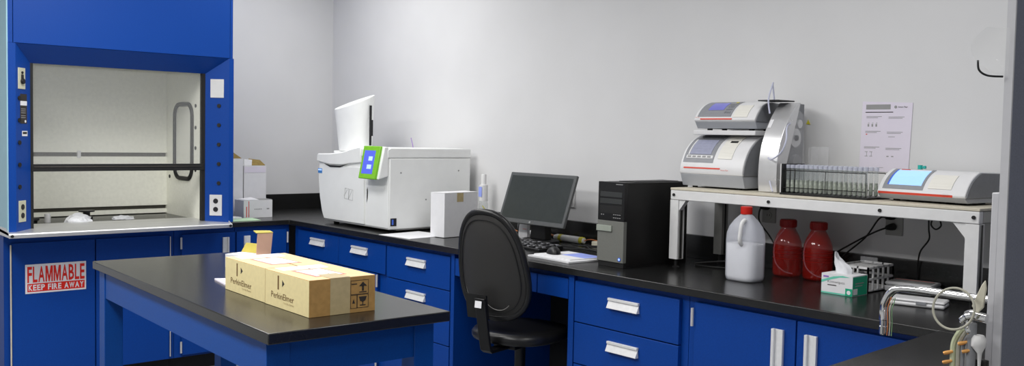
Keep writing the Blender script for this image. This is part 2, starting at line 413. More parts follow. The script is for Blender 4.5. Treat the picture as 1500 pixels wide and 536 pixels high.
MB().box(XF - .1, XF - .09, -1.508, -1.126, .001, .10, 'toe').build('toe_kick', c)
d = front_x(c, 'door', -1.466, -1.130, .115, .852); pull_vx(-1.192, .655, .822, XF, d, -1)
for z in (.765, .13): MB().cyl((XF + .005, -1.472, z), (XF + .005, -1.472, z + .07), .006, 'alu', 10).build('hinge', c)
c = thing('base_cabinet', (.4, -.95, 0), 'blue one-door base cabinet in the corner, under the small white box', 'cabinet')
MB().box(.02, XF - .019, -1.124, -.75, .10, CT - .033, 'blue').build('body', c, bevel=.001)
MB().box(XF - .1, XF - .09, -1.124, -.66, .001, .10, 'toe').build('toe_kick', c)
d = front_x(c, 'door', -1.118, -.778, .115, .852); pull_vx(-1.052, .655, .824, XF, d, 1)
for z in (.765, .13): MB().cyl((XF + .005, -.771, z), (XF + .005, -.771, z + .07), .006, 'alu', 10).build('hinge', c)

# flammable sign
sg = MB().box(XF + .0005, XF + .0030, -2.329, -2.016, .573, .733, 'signwhite')
Yd, Zd, Xd = (0, 1, 0), (0, 0, 1), (1, 0, 0)
sg.letters('FLAMMABLE', (XF + .003, -2.319, .633), Yd, Zd, .295, .088, 'red', .0006, .022, .13)
sg.patch((XF + .003, -2.319, .582), Yd, Zd, .295, .045, 'red', .0004)
sg.letters('KEEP FIRE AWAY', (XF + .0034, -2.313, .5885), Yd, Zd, .283, .032, 'signwhite', .0006, .03, .16)
tag(sg.build('warning_sign'), 'white and red FLAMMABLE KEEP FIRE AWAY sign on the blue cabinet door', 'sign')

# ------------------------------------------------------------------ fume hood
H = thing('fume_hood', (.5, -1.849, .9), 'large blue fume hood with cream interior, dark sash bar and steel sill', 'fume hood')
hy0, hy1 = -2.459, -1.239
oy0, oy1, iy0, iy1 = -2.418, -1.267, -2.326, -1.372
zt, zi, xi = 1.914, 1.822, .90
m = MB()
m.box(.02, .998, hy0, hy0 + .006, .935, 2.62, 'hoodside')
m.build('side_panel', H)
MB().box(.02, .985, hy1 - .006, hy1, .935, 2.62, 'blue').build('side_panel', H)
def post(a, b, ci, sgn):
    m = MB()
    # outer flat, chamfer, inner return
    m.pz([(1.0, a), (1.0, b), (xi, ci), (xi - .012, ci), (xi - .012, ci - sgn * .012), (.985, a + sgn * .002 if sgn > 0 else a - .002)], .935, zt if False else 1.822, 'blue')
    return m
m = MB()
m.pz([(1.0, hy0 + .006), (1.0, oy0), (xi, iy0), (xi - .02, iy0), (xi - .02, hy0 + .006)], .937, zi, 'blue')
m.prism([(1.0, hy0 + .006, zi), (1.0, oy0, zi), (1.0, oy0, zt), (1.0, hy0 + .006, zt)], (-.10, 0, 0), 'blue')
m.build('post', H)
m = MB()
m.pz([(1.0, hy1), (1.0, oy1), (xi, iy1), (xi - .02, iy1), (xi - .02, hy1)], .937, zi, 'blue')
m.prism([(1.0, hy1, zi), (1.0, oy1, zi), (1.0, oy1, zt), (1.0, hy1, zt)], (-.10, 0, 0), 'blue')
m.build('post', H)
# header: sloped face + closing corner faces
m = MB()
m.face([(1.0, oy0, zt), (1.0, oy1, zt), (xi, iy1, zi), (xi, iy0, zi)], 'blue')
m.face([(1.0, oy0, zt), (xi, iy0, zi), (1.0, oy0, zi)], 'blue')
m.face([(1.0, oy1, zt), (1.0, oy1, zi), (xi, iy1, zi)], 'blue')
m.face([(xi, iy0, zi), (xi, iy1, zi), (xi - .02, iy1, zi), (xi - .02, iy0, zi)], 'blue')
m.box(xi - .02, .90, iy0, iy1, zi + .003, zt, 'blue')
m.build('header', H)
MB().box(.93, 1.0, -2.428, oy1 + .004, zt + .001, 2.62, 'blue').build('upper_panel', H, bevel=.002)
MB().box(.93, .998, hy0 + .006, -2.4305, zt + .001, 2.62, 'blue').build('corner_trim', H)
MB().box(.93, .998, oy1 + .006, hy1 - .006, zt + .001, 2.62, 'blue').build('corner_trim', H)
# liner
m = MB()
ly0, ly1 = -2.33, -1.366
m.box(.25, .262, ly0, ly1, 1.334, 2.1, 'liner'); m.box(.25, .262, ly0, ly1, .995, 1.309, 'liner'); m.box(.25, .262, ly0, ly1, .945, .972, 'liner')
m.build('baffle', H, bevel=.001)
MB().box(.215, .235, ly0, ly1, .93, 2.1, 'slotshade').build('back_liner', H)
m = MB()
for y in (-1.905,): m.box(.236, .268, y - .010, y + .010, 1.30, 1.345, 'white')
m.build('baffle_clip', H)
m = MB()
m.box(.21, .88, ly1, ly1 + .012, .93, 2.1, 'liner')
for x in (.742,):
    for z in (1.633, 1.50, 1.375, 1.24): m.cyl((x, ly1 + .002, z), (x, ly1 - .004, z), .011, 'rubber', 14)
m.cyl((.317, ly1 + .002, 1.184), (.317, ly1 - .004, 1.184), .011, 'rubber', 14)
m.build('side_liner', H)
MB().box(.21, .88, ly0 - .012, ly0, .93, 2.1, 'liner').build('side_liner', H)
MB().box(.21, .88, ly0, ly1, 2.10, 2.112, 'liner').build('top_liner', H)
m = MB(); pts = []
cx, cz, hw, hh, rr = .555, 1.413, .142, .232, .075
for qx, qz, a0 in ((1, 1, 0), (-1, 1, 90), (-1, -1, 180), (1, -1, 270)):
    for k in range(7):
        a = math.radians(a0 + k * 15); pts.append((cx + qx * (hw - rr) + rr * math.cos(a), ly1 - .004, cz + qz * (hh - rr) + rr * math.sin(a)))
m.tube(pts, .0135, 'rubber', 8, closed=True)
m.build('window_gasket', H)
MB().box(.44, .67, ly1 - .003, ly1, 1.21, 1.62, 'clear').build('window_pane', H)
MB().box(.25, .74, ly0, ly1, .915, .940, 'epoxy').build('work_surface', H, bevel=.002)
# sill
m = MB()
m.py([(.70, .936), (.72, .949), (1.00, .937), (1.042, .932), (1.046, .926), (1.044, .908), (1.036, .908), (1.036, .920), (.99, .922), (.70, .930)], -2.462, -1.262, 'steel')
m.prism([(1.03, -1.262, .91), (1.03, -1.262, .933), (.93, -1.262, .975), (.80, -1.262, .975), (.80, -1.262, .91)], (0, -.006, 0), 'steel')
m.prism([(1.03, -2.462, .91), (1.03, -2.462, .933), (.97, -2.462, .955), (.80, -2.462, .955), (.80, -2.462, .91)], (0, .006, 0), 'steel')
m.build('sill', H, bevel=.001)
m = MB().cyl((1.044, -2.448, .920), (1.050, -2.448, .920), .008, 'rubber', 12).cyl((1.044, -1.275, .920), (1.050, -1.275, .920), .008, 'rubber', 12)
m.build('bolt', H)
# sash
MB().box(.868, .90, iy0 - .004, iy0 + .014, .94, zi, 'rubber').build('sash_track', H)
MB().box(.868, .90, iy1 - .020, iy1 + .004, .94, zi, 'rubber').build('sash_track', H)
m = MB().box(.866, .905, iy0 + .005, iy1 - .006, 1.246, 1.285, 'rubber').box(.905, .909, iy0 + .015, iy1 - .022, 1.268, 1.273, 'epoxy_edge')
m.build('sash_handle', H, bevel=.006)
MB().box(.880, .885, iy0 + .005, iy1 - .010, 1.285, 1.98, 'glass').build('sash_glass', H)
# fittings on the chamfers (u 0 = outer edge, 1 = inner edge)
def cham(side, u):
    if side > 0: return Vector((1.0 - .10 * u, oy1 + (iy1 - oy1) * u, 0))
    return Vector((1.0 - .10 * u, oy0 + (iy0 - oy0) * u, 0))
nR = (Vector((1, 0, 0)).cross(Vector((0, 0, 1))));
def fit(side, u0, u1, z0, z1, m_, kind, name):
    a, b = cham(side, u0), cham(side, u1)
    d = (b - a)
    n = Vector((d.y, -d.x, 0)).normalized()
    if n.x < 0: n = -n
    m = MB()
    o = a + Vector((0, 0, z0)) + n * .0
    z = Vector((0, 0, z1 - z0))
    m.prism([o, o + d, o + d + z, o + z], n * .004, m_)
    c0 = a + d * .5 + n * .004
    if kind == 'outlet':
        for zz in (.30, .70):
            p = c0 + Vector((0, 0, z0 + (z1 - z0) * zz)); m.cyl(p - n * .001, p + n * .003, .015, 'slot', 14)
    elif kind == 'switch':
        p = c0 + Vector((0, 0, (z0 + z1) / 2)); dd = d.normalized()
        m.prism([p - dd * .008 + Vector((0, 0, -.025)), p + dd * .008 + Vector((0, 0, -.025)), p + dd * .008 + Vector((0, 0, .02)), p - dd * .008 + Vector((0, 0, .02))], n * .006, 'slot')
        m.cyl(p + Vector((0, 0, .03)), p + Vector((0, 0, .03)) + n * .006, .007, 'slot', 10)
        m.cyl(p + Vector((0, 0, -.015)), p + Vector((0, 0, -.015)) + n * .012, .014, 'slot', 12)
    return m.build(name, H, bevel=.001)
lab(fit(-1, .15, .62, .985, 1.097, 'almond', 'outlet', 'outlet'), 'almond double socket')
lab(fit(-1, .15, .62, 1.68, 1.79, 'almond', 'switch', 'switch'), 'almond switch plate with black lever')
lab(fit(1, .28, .80, .975, 1.10, 'plate', 'outlet', 'outlet'), 'light grey double socket')
lab(fit(1, .22, .78, 1.68, 1.79, 'plate', 'blank', 'cover_plate'), 'blank light grey plate')
for side, u, zs in ((1, .42, (1.632, 1.517, 1.401, 1.285, 1.170)), (-1, .22, (1.632, 1.517, 1.401, 1.285, 1.170))):
    for z in zs:
        p = cham(side, u) + Vector((0, 0, z))
        n = Vector((1, -1 if side > 0 else 1, 0)).normalized()
        MB().cyl(p - n * .002, p + n * .006, .0115, 'rubber', 14).build('service_plug', H)
m = MB(); a, b = cham(-1, .30), cham(-1, .75); d = b - a; n = Vector((1, 1, 0)).normalized()
z = lambda q: Vector((0, 0, q))
m.prism([a + z(1.50), b + z(1.50), b + z(1.655), a + z(1.655)], n * .0012, 'ink')
m.prism([a + n * .0012 + z(1.595), b + n * .0012 + z(1.595), b + n * .0012 + z(1.618), a + n * .0012 + z(1.618)], n * .0005, 'paper')
for q in (1.575, 1.565, 1.555, 1.54, 1.53): m.prism([a + d * .1 + n * .0012 + z(q), a + d * .8 + n * .0012 + z(q), a + d * .8 + n * .0012 + z(q + .003), a + d * .1 + n * .0012 + z(q + .003)], n * .0004, 'grey')
m.cyl(b - d * .25 + z(1.512) + n * .001, b - d * .25 + z(1.512) + n * .002, .007, 'paper', 12)
lab(m.build('sticker', H), 'dark instruction sticker with white lines')
m = MB(); a, b = cham(-1, .42), cham(-1, .78); d = b - a
m.prism([a + z(1.435), b + z(1.435), b + z(1.462), a + z(1.462)], n * .0012, 'paper')
m.prism([a + d * .1 + n * .0012 + z(1.445), a + d * .9 + n * .0012 + z(1.445), a + d * .9 + n * .0012 + z(1.457), a + d * .1 + n * .0012 + z(1.457)], n * .0004, 'ink')
lab(m.build('sticker', H), 'small white sticker with a dark print')

# things on the hood's work surface
def crumple(name, cx, cy, z0, rx, ry, h, m_, seed, label, cat):
    rnd = random.Random(seed); m = MB(); bm = bmesh.new()
    bmesh.ops.create_icosphere(bm, subdivisions=3, radius=1)
    for v in bm.verts:
        k = 1 + .30 * (rnd.random() - .5)
        zz = max(-.02, v.co.z) * k
        v.co = Vector((cx + v.co.x * rx * k, cy + v.co.y * ry * k, z0 + .002 + zz * h + (0.001 if v.co.z < 0 else 0)))
    i_ = m.mi(m_); mp = {v: m.bm.verts.new(v.co) for v in bm.verts}
    for f in bm.faces: m.bm.faces.new([mp[v] for v in f.verts]).material_index = i_
    bm.free()
    return tag(m.build(name, smooth=20), label, cat)
crumple('paper_towel', .66, -2.02, .940, .07, .07, .050, 'tissue', 3, 'crumpled white paper towel in the fume hood left of the middle', 'paper towel')
crumple('paper_towel', .57, -1.74, .940, .05, .065, .022, 'tissue', 4, 'small flat white paper towel in the fume hood right of the middle', 'paper towel')
tag(MB().lathe((.585, -2.165, .940), [(.016, 0), (.017, .004), (.017, .05), (.014, .052)], 'white', 16).build('vial'), 'white upright vial in the fume hood near its left side', 'vial')
tag(MB().lathe((.57, -2.235, .940), [(.020, 0), (.022, .012), (.032, .016), (.030, .03), (.010, .032)], 'black', 16).build('stopper'), 'black rubber stopper in the fume hood near its left side', 'stopper')
tag(MB().lathe((.50, -1.93, .940), [(.035, 0), (.035, .020), (.02, .024), (.02, .045), (.045, .048), (.045, .056)], 'black', 16).build('ring_clamp'), 'black knob on the hood work surface behind the crumpled towel', 'knob')

# ------------------------------------------------------------------ wall plates
def outlet(x0, x1, z0, z1, label, m_='plate', sockets=True):
    t = thing('wall_outlet', ((x0 + x1) / 2, 0, z0), label, 'wall outlet')
    MB().box(x0, x1, -.006, -.0005, z0, z1, m_).build('cover_plate', t, bevel=.002)
    m = MB(); cx = (x0 + x1) / 2
    for f in (.3, .7):
        zz = z0 + (z1 - z0) * f
        m.cyl((cx, -.006, zz), (cx, -.009, zz), .016, m_, 14)
        for dx in (-.006, .006): m.box(cx + dx - .001, cx + dx + .001, -.0096, -.009, zz - .004, zz + .006, 'slot')
    m.build('socket', t)
    return t
outlet(3.877, 3.947, 1.118, 1.232, 'wall outlet behind the white jug, one black plug in it', 'plateshade')
outlet(4.461, 4.533, 1.115, 1.229, 'wall outlet with two black plugs above the tissue box', 'plateshade')
outlet(2.600, 2.668, 1.098, 1.205, 'wall outlet partly hidden behind the monitor', 'plate')
def plug(x, z, label, pts, name='power_cable'):
    t = thing(name, (x, -.02, z), label, 'power cord')
    m = MB(); m.tube([(x, -.0095, z), (x, -.03, z), (x - .012, -.045, z - .003)], [.015, .014, .008], 'cable', 12); m.build('plug', t)
    MB().tube([(x - .010, -.045, z - .003)] + pts, .0035, 'cable', 8, sub=6).build('cord', t)
    return t
plug(4.492, 1.192, 'black power cord from the upper socket above the tissue box', [(4.455, -.05, 1.18), (4.40, -.05, 1.10), (4.31, -.045, 1.02), (4.25, -.036, .95), (4.23, -.036, .920)])
plug(4.496, 1.150, 'black power cord from the lower socket above the tissue box', [(4.45, -.055, 1.13), (4.38, -.06, 1.09), (4.27, -.055, 1.02), (4.19, -.036, .95), (4.17, -.036, .920)])
plug(3.905, 1.190, 'black power cord from the socket behind the jug', [(3.89, -.05, 1.16), (3.90, -.055, 1.12), (3.96, -.06, 1.06), (4.02, -.065, .98), (4.06, -.06, .920)])
m = MB().tube([(4.68, -.1, 1.215), (4.68, -.095, 1.16), (4.675, -.08, 1.12), (4.635, -.06, 1.07), (4.615, -.035, 1.02), (4.61, -.032, .95), (4.612, -.032, .918)], .0032, 'cable', 8, sub=6)
tag(m.build('power_cable'), 'thin black cord hanging under the right end of the shelf down the wall', 'power cord')
m = MB().tube([(4.705, -.12, 1.206), (4.70, -.12, 1.18), (4.718, -.12, 1.165), (4.737, -.12, 1.18), (4.73, -.12, 1.206)], .0032, 'cable', 8, sub=6)
tag(m.build('cable_loop'), 'small black cable loop hanging under the right end of the shelf', 'cable')

# ------------------------------------------------------------------ wall poster
t = thing('instruction_sheet', (4.445, -.001, 1.365), 'white instruction sheet with small diagrams taped to the back wall', 'poster')
MB().prism([(4.335, -.0015, 1.372), (4.545, -.0015, 1.366), (4.553, -.0015, 1.647), (4.341, -.0015, 1.655)], (0, -.0012, 0), 'pinkpaper').build('sheet', t)
m = MB()
def pp(x, z, w_, h_, mm): m.patch((x, -.0028, z), Xd, Zd, w_, h_, mm, .0003)
pp(4.357, 1.622, .105, .020, 'grey')
pp(4.355, 1.609, .118, .0035, 'ink')
for (x, z) in ((4.36, 1.592), (4.455, 1.590), (4.357, 1.532), (4.450, 1.529), (4.354, 1.468), (4.447, 1.464)):
    pp(x, z, .066, .0022, 'grey'); pp(x, z - .005, .05 if x < 4.4 else .058, .0022, 'grey')
for k in range(3):
    pp(4.366 + k * .017, 1.552, .007, .011, 'grey'); pp(4.368 + k * .017, 1.566, .006, .002, 'grey')
pp(4.360, 1.519, .006, .004, 'redstripe'); pp(4.456, 1.510, .028, .002, 'grey')
for k in range(2):
    pp(4.358 + k * .020, 1.430, .013, .002, 'grey'); pp(4.358 + k * .020, 1.448, .013, .002, 'grey'); pp(4.366 + k * .020, 1.430, .0015, .02, 'grey')
    pp(4.452 + k * .02, 1.425 + .0 * k, .009, .025, 'bluepaper' if k else 'grey') if False else pp(4.452 + k * .02, 1.430, .009, .004, 'grey')
pp(4.41, 1.385, .03, .0015, 'grey')
m.cyl((4.483, -.0028, 1.631), (4.483, -.0032, 1.631), .006, 'grey', 14)
m.text('Anton Paar', (4.493, -.0030, 1.628), Xd, Zd, .040, .006, 'ink', .0003, .01)
m.build('print', t)
m = MB().prism([(4.082, -.0012, 1.562), (4.102, -.0012, 1.560), (4.091, -.0012, 1.582)], (0, -.0015, 0), 'yellow')
tag(m.build('sticker'), 'tiny yellow triangle sticker on the wall right of the metal-fronted unit', 'sticker')

# ------------------------------------------------------------------ bench riser shelf
S = thing('riser_shelf', (4.28, -.21, CT), 'silver white metal riser shelf carrying the instruments over the bench', 'shelf')
sx0, sx1, sy0, sy1, sz = 3.655, 4.985, -.385, -.024, 1.271
MB().box(sx0, sx1, sy0, sy1, sz - .010, sz, 'beige').build('shelf_board', S, bevel=.002)
MB().box(sx0 + .001, sx1 - .001, sy0 + .001, sy0 + .031, sz - .053, sz - .0105, 'framewhite').build('front_rail', S, bevel=.003)
MB().box(sx0 + .03, sx1 - .03, sy1 - .03, sy1, sz - .053, sz - .0105, 'extr').build('back_rail', S, bevel=.003)
MB().box(sx0, sx0 + .04, sy0 + .032, sy1 - .031, sz - .053, sz - .0105, 'extr').build('side_rail', S, bevel=.003)
MB().box(sx1 - .045, sx1 - .003, sy0 + .034, sy1 - .031, sz - .053, sz - .0105, 'extr').build('side_rail', S, bevel=.003)
for x0, x1, y0, y1, mm in ((sx0 + .001, sx0 + .046, sy0 + .001, sy0 + .045, 'framewhite'), (sx1 - .046, sx1 - .001, sy0 + .001, sy0 + .045, 'framewhite'),
                           (sx0 + .005, sx0 + .05, sy1 - .045, sy1 - .002, 'extr'), (sx1 - .046, sx1 - .001, sy1 - .045, sy1 - .002, 'extr')):
    m = MB()
    m.box(x0, x1, y0, y1, .955, sz - .054, mm)
    m.box(x1, x1 + .0015, y0 + .008, y1 - .008, .957, sz - .056, 'extr')
    m.box(x1 + .0015, x1 + .002, y0 + .016, y1 - .016, .957, sz - .056, 'rubber')
    lg = m.build('leg', S, bevel=.002)
    cx, cy = (x0 + x1) / 2, (y0 + y1) / 2
    MB().lathe((cx, cy, CT), [(.016, 0), (.017, .006), (.008, .010), (.008, .041)], 'rubber', 14).build('foot', lg)
MB().py([(sx0 + .047, sz - .054), (sx0 + .083, sz - .054), (sx0 + .047, sz - .10)], sy0 + .006, sy0 + .030, 'framewhite').build('gusset', S)
MB().py([(sx1 - .047, sz - .054), (sx1 - .09, sz - .054), (sx1 - .047, sz - .105)], sy0 + .006, sy0 + .030, 'framewhite').build('gusset', S)
MB().py([(sx0 + .012, sz - .054), (sx0 + .060, sz - .054), (sx0 + .052, sz - .066), (sx0 + .005, sz - .066)], sy1 - .048, sy1 - .04, 'extr').build('gusset', S)
for bx in (3.676, 4.162, 4.633, 4.966):
    MB().cyl((bx, sy0 + .002, sz - .031), (bx, sy0 - .004, sz - .031), .0065, 'rubber', 12).build('bolt', S)

# ------------------------------------------------------------------ instruments on the shelf
def arc(p0, p1, bul, n=8):
    """points along a bulging arc in 2D from p0 to p1 (bulge to the left of travel)"""
    p0, p1 = Vector(p0), Vector(p1); d = p1 - p0; nn = Vector((-d.y, d.x))
    return [tuple(p0 + d * (k / n) + nn * bul * 4 * (k / n) * (1 - k / n)) for k in range(n + 1)]
def on_prof(prof, t):
    """point and tangent at fraction t of polyline"""
    L_ = [(Vector(prof[i + 1]) - Vector(prof[i])).length for i in range(len(prof) - 1)]; T = sum(L_) * t
    for i, l in enumerate(L_):
        if T <= l or i == len(L_) - 1:
            d = (Vector(prof[i + 1]) - Vector(prof[i])).normalized(); return Vector(prof[i]) + d * T, d
        T -= l
def inst_patch(m, prof, t0, t1, x0, x1, mm, off=.0012, n=8, th=.0012):
    for k in range(n):
        a, _ = on_prof(prof, t0 + (t1 - t0) * k / n); b, d = on_prof(prof, t0 + (t1 - t0) * (k + 1) / n)
        # outward normal (towards -y/up): rotate tangent
        _, da = on_prof(prof, t0 + (t1 - t0) * (k + .5) / n); nn = Vector((-da.y, da.x))
        if nn.x > 0: nn = -nn
        a2 = a + nn * off; b2 = b + nn * off
        m.prism([(x0, a2.x, a2.y), (x1, a2.x, a2.y), (x1, b2.x, b2.y), (x0, b2.x, b2.y)], (0, nn.x * th, nn.y * th), mm)

# lower instrument
Z0 = sz
def instrument(name, x0, x1, prof, back, zb, base_h, label, cat, rz=0.0, side='devgrey', cap=.006):
    """prof: front curve (y,z) going up from lip to top edge; back: y of the back"""
    xm = (x0 + x1) / 2
    t = thing(name, (xm, (prof[0][0] + back) / 2, zb), label, cat, rz=0)
    lip = prof[0]; top = prof[-1]
    body = [lip] + list(prof[1:]) + [(back, top[1] - .004), (back, lip[1])]
    MB().px(body, x0, x1, 'devwhite').build('housing', t, bevel=.003)
    MB().px([(lip[0] - .0, lip[1]), (lip[0] + .02, zb + .008), (back, zb + .008), (back, lip[1])], x0 + .003, x1 - .001, 'basegrey').build('base', t, bevel=.002)
    m = MB().px([(y, z) for y, z in [(lip[0] + .006, lip[1] + .001)] + [(a + .006, b - .004) for a, b in prof[1:]] + [(back - .001, top[1] - .008), (back - .001, lip[1] + .001)]], x1, x1 + .0035, side)
    lab(m.build('side_cheek', t, bevel=.001), 'dark grey side cheek')
    for fx in (x0 + .05, x1 - .05):
        for fy in (lip[0] + .05, back - .04):
            MB().cyl((fx, fy, zb), (fx, fy, zb + .010), .012, 'rubber', 12).build('foot', t)
    return t
pl_ = [(-.292, 1.332)] + arc((-.296, 1.345), (-.150, 1.507), .16, 10)
t = instrument('density_meter', 3.630, 3.968, pl_, -.045, Z0, .05, 'larger grey white benchtop meter with big grey screen, lower of the stacked pair', 'instrument', side='devdark')
m = MB(); inst_patch(m, pl_, .22, .97, 3.642, 3.806, 'devgrey', .0004, 10)
inst_patch(m, pl_, .30, .36, 3.655, 3.800, 'devwhite', .0020, 2)
lab(m.build('screen_bezel', t), 'grey recessed bezel')
m = MB(); inst_patch(m, pl_, .38, .74, 3.668, 3.784, 'lcdgrey', .0020, 6); inst_patch(m, pl_, .77, .95, 3.656, 3.796, 'devdark', .0012, 3); inst_patch(m, pl_, .37, .75, 3.660, 3.667, 'devwhite', .0022, 5)
for k in range(5): inst_patch(m, pl_, .315, .345, 3.662 + k * .027, 3.680 + k * .027, 'grey', .0034, 1)
lab(m.build('screen', t), 'grey blue touch screen')
m = MB(); inst_patch(m, pl_, .30, .90, 3.826, 3.900, 'devcream', .0010, 10)
inst_patch(m, pl_, .665, .715, 3.852, 3.890, 'slot', .0026, 2)
lab(m.build('filling_door', t), 'cream door with a small dark window')
m = MB(); inst_patch(m, pl_, .105, .13, 3.652, 3.850, 'redstripe', .0006, 1); m.text('Anton Paar', (3.858, -.2985, 1.352), Xd, Zd, .040, .006, 'redstripe', .0012)
m.build('stripe', t)
# slab between
MB().box(3.655, 3.985, -.235, -.045, 1.5075, 1.528, 'devwhite').build('top_tray', t, bevel=.003)
pu = [(-.243, 1.566)] + arc((-.247, 1.575), (-.135, 1.655), .13, 8)
t = instrument('refractometer', 3.665, 3.988, pu, -.045, 1.528, .03, 'smaller grey white meter with little blue screen on top of the other meter', 'instrument', side='devdark')
m = MB(); inst_patch(m, pu, .16, .98, 3.68, 3.86, 'devgrey', .0004, 8); lab(m.build('screen_bezel', t), 'grey keypad panel')
m = MB(); inst_patch(m, pu, .40, .80, 3.722, 3.805, 'lcdblue', .0018, 4)
for k in range(3):
    for j in range(4): inst_patch(m, pu, .28 + j * .12, .34 + j * .12, 3.816 + k * .012, 3.824 + k * .012, 'devdark', .0018, 1)
inst_patch(m, pu, .78, .86, 3.835, 3.846, 'yellow', .0030, 1)
lab(m.build('screen', t), 'small blue screen and keys')
m = MB(); inst_patch(m, pu, .14, .62, 3.872, 3.945, 'devcream', .0008, 6); m.build('filling_door', t)
m = MB(); inst_patch(m, pu, .06, .10, 3.70, 3.87, 'redstripe', .0008, 1); m.text('Anton Paar', (3.675, -.2495, 1.583), Xd, Zd, .024, .005, 'redstripe', .0014); m.text('Abbemat', (3.882, -.2495, 1.583), Xd, Zd, .030, .005, 'redstripe', .0014) if False else None
m.build('stripe', t)

# sampler with polished front
t = thing('sampler_unit', (4.085, -.16, sz), 'tall narrow unit with a curved polished metal front beside the stacked meters', 'instrument')
ps = arc((-.280, sz + .002), (-.145, 1.648), .14, 12)
m = MB(); m.px(ps + [(-.125, 1.648), (-.255, sz + .002)], 4.040, 4.130, 'polished'); m.build('front_cover', t, bevel=.002)
m = MB(); m.px([(a + .03, b) for a, b in ps] + [(-.045, 1.645), (-.045, sz + .002)], 4.048, 4.098, 'devdark'); m.build('housing', t, bevel=.002)
m = MB(); m.px([(a + .028, b - .0) for a, b in ps[:-1]] + [(-.10, 1.60), (-.07, sz + .004)], 4.1265, 4.129, 'clear'); m.build('side_window', t)
m = MB()
m.cyl((4.099, -.13, 1.50), (4.115, -.13, 1.50), .040, 'polished', 20); m.cyl((4.099, -.12, 1.40), (4.118, -.12, 1.40), .030, 'devgrey', 20)
m.cyl((4.099, -.10, 1.56), (4.115, -.10, 1.56), .018, 'devwhite', 16); m.cyl((4.115, -.13, 1.50), (4.122, -.13, 1.50), .012, 'slot', 12)
m.build('pump_head', t)
m = MB(); inst_patch(m, ps, .66, .76, 4.046, 4.062, 'paper', .0006, 2); m.build('label', t)
MB().box(3.993, 4.09, -.235, -.11, 1.653, 1.658, 'slot').build('top_plate', t)
MB().tube([(4.05, -.2, 1.658), (4.047, -.21, 1.72), (4.05, -.215, 1.725), (4.055, -.25, 1.66), (4.07, -.26, 1.60)], .0035, 'tubing', 8, sub=6).build('tubing', t)
MB().tube([(4.09, -.29, 1.415), (4.12, -.31, 1.41), (4.17, -.32, 1.44), (4.185, -.31, 1.49), (4.16, -.27, 1.54), (4.13, -.2, 1.56)], .0035, 'tubing', 8, sub=6).build('tubing', t)
MB().tube([(4.10, -.29, 1.32), (4.115, -.30, 1.295), (4.13, -.31, 1.278)], .003, 'tubing', 8, sub=4).build('tubing', t)
m = MB().box(4.17, 4.173, -.12, -.05, sz + .001, 1.46, 'clear').box(4.14, 4.22, -.05, -.046, sz + .001, 1.465, 'clear')
tag(m.build('acrylic_guard'), 'clear acrylic guard standing behind the left end of the tube rack', 'guard')

# tube rack
R_ = thing('tube_rack', (4.38, -.265, sz), 'wire sample rack of test tubes on a black base beside the polished unit', 'rack')
MB().pz([(4.185, -.345), (4.562, -.345), (4.562, -.175), (4.185, -.175)], sz + .0005, sz + .008, 'black').build('base', R_, bevel=.001)
m = MB()
for yy in (-.335, -.19):
    m.cyl((4.195, yy, 1.369), (4.548, yy, 1.369), .0018, 'rubber', 6); m.cyl((4.195, yy, 1.300), (4.548, yy, 1.300), .0018, 'rubber', 6)
for xx in (4.38, 4.548):
    m.cyl((xx, -.335, 1.279), (xx, -.335, 1.369), .0015, 'rubber', 6); m.cyl((xx, -.19, 1.279), (xx, -.19, 1.369), .0015, 'rubber', 6)
m.build('wire_frame', R_)
MB().box(4.188, 4.194, -.342, -.182, sz + .008, 1.395, 'black').build('end_plate', R_, bevel=.001)
m = MB().box(4.184, 4.188, -.342, -.336, sz + .008, 1.395, 'white'); m.build('end_trim', R_)
pr = thing('test_tube', (0, 0, 0), '', 'test tube', 'test tubes in the rack on the shelf')
MB().lathe((0, 0, 0), [(.003, 0), (.0075, .004), (.0075, .094), (.0085, .095), (.0085, .098), (.0065, .098)], 'tubeglass', 12).build('glass', pr)
MB().lathe((0, 0, .001), [(.003, 0), (.0068, .004), (.0068, .040), (.0055, .042), (.0055, .050)], 'vial', 12).build('sample', pr)
MB().lathe((0, 0, .0985), [(.0088, 0), (.0088, .012), (.007, .014)], 'capclear', 12).build('cap', pr)
first = True
lab_t = 'capped clear test tube with greenish sample standing in the wire rack'
for r_i, yy in enumerate((-.316, -.235)):
    for k in range(17):
        o = pr if first else copy_tree(pr)
        first = False
        o.location = (4.203 + k * .0208, yy, sz + .0085 + .0); o['label'] = lab_t

# right instrument, turned a little
def rot_children(t, rz, piv):
    t.location = Vector(piv) + Matrix.Rotation(rz, 3, 'Z') @ (Vector(t.location) - Vector(piv)); t.rotation_euler = (0, 0, rz)
pr2 = [(-.283, 1.296)] + arc((-.286, 1.304), (-.188, 1.389), .12, 8)
t = instrument('analyzer', 4.567, 4.906, pr2, -.035, sz, .02, 'low grey white analyzer with lit blue touch screen at the right end of the shelf', 'instrument', side='devdark')
m = MB(); inst_patch(m, pr2, .16, .98, 4.585, 4.745, 'devgrey', .0003, 8); lab(m.build('screen_bezel', t), 'grey recessed bezel')
m = MB(); inst_patch(m, pr2, .28, .86, 4.607, 4.735, 'lcdbright', .0016, 6); inst_patch(m, pr2, .86, .93, 4.607, 4.735, 'paper', .0016, 1)
inst_patch(m, pr2, .28, .90, 4.600, 4.607, 'badge', .0014, 6); inst_patch(m, pr2, .88, .91, 4.615, 4.65, 'redstripe', .0030, 1)
lab(m.build('screen', t), 'lit sky blue touch screen')
m = MB(); inst_patch(m, pr2, .22, .70, 4.762, 4.850, 'devcream', .0008, 6); lab(m.build('filling_door', t), 'shiny cream panel')
m = MB(); inst_patch(m, pr2, .02, .08, 4.572, 4.860, 'redstripe', .0004, 1)
m.text('Anton Paar', (4.576, -.2895, 1.3065), Xd, Zd, .034, .005, 'signwhite', .0012); m.patch((4.825, -.2893, 1.3065), Xd, Zd, .022, .004, 'signwhite', .0010)
m.build('stripe', t)
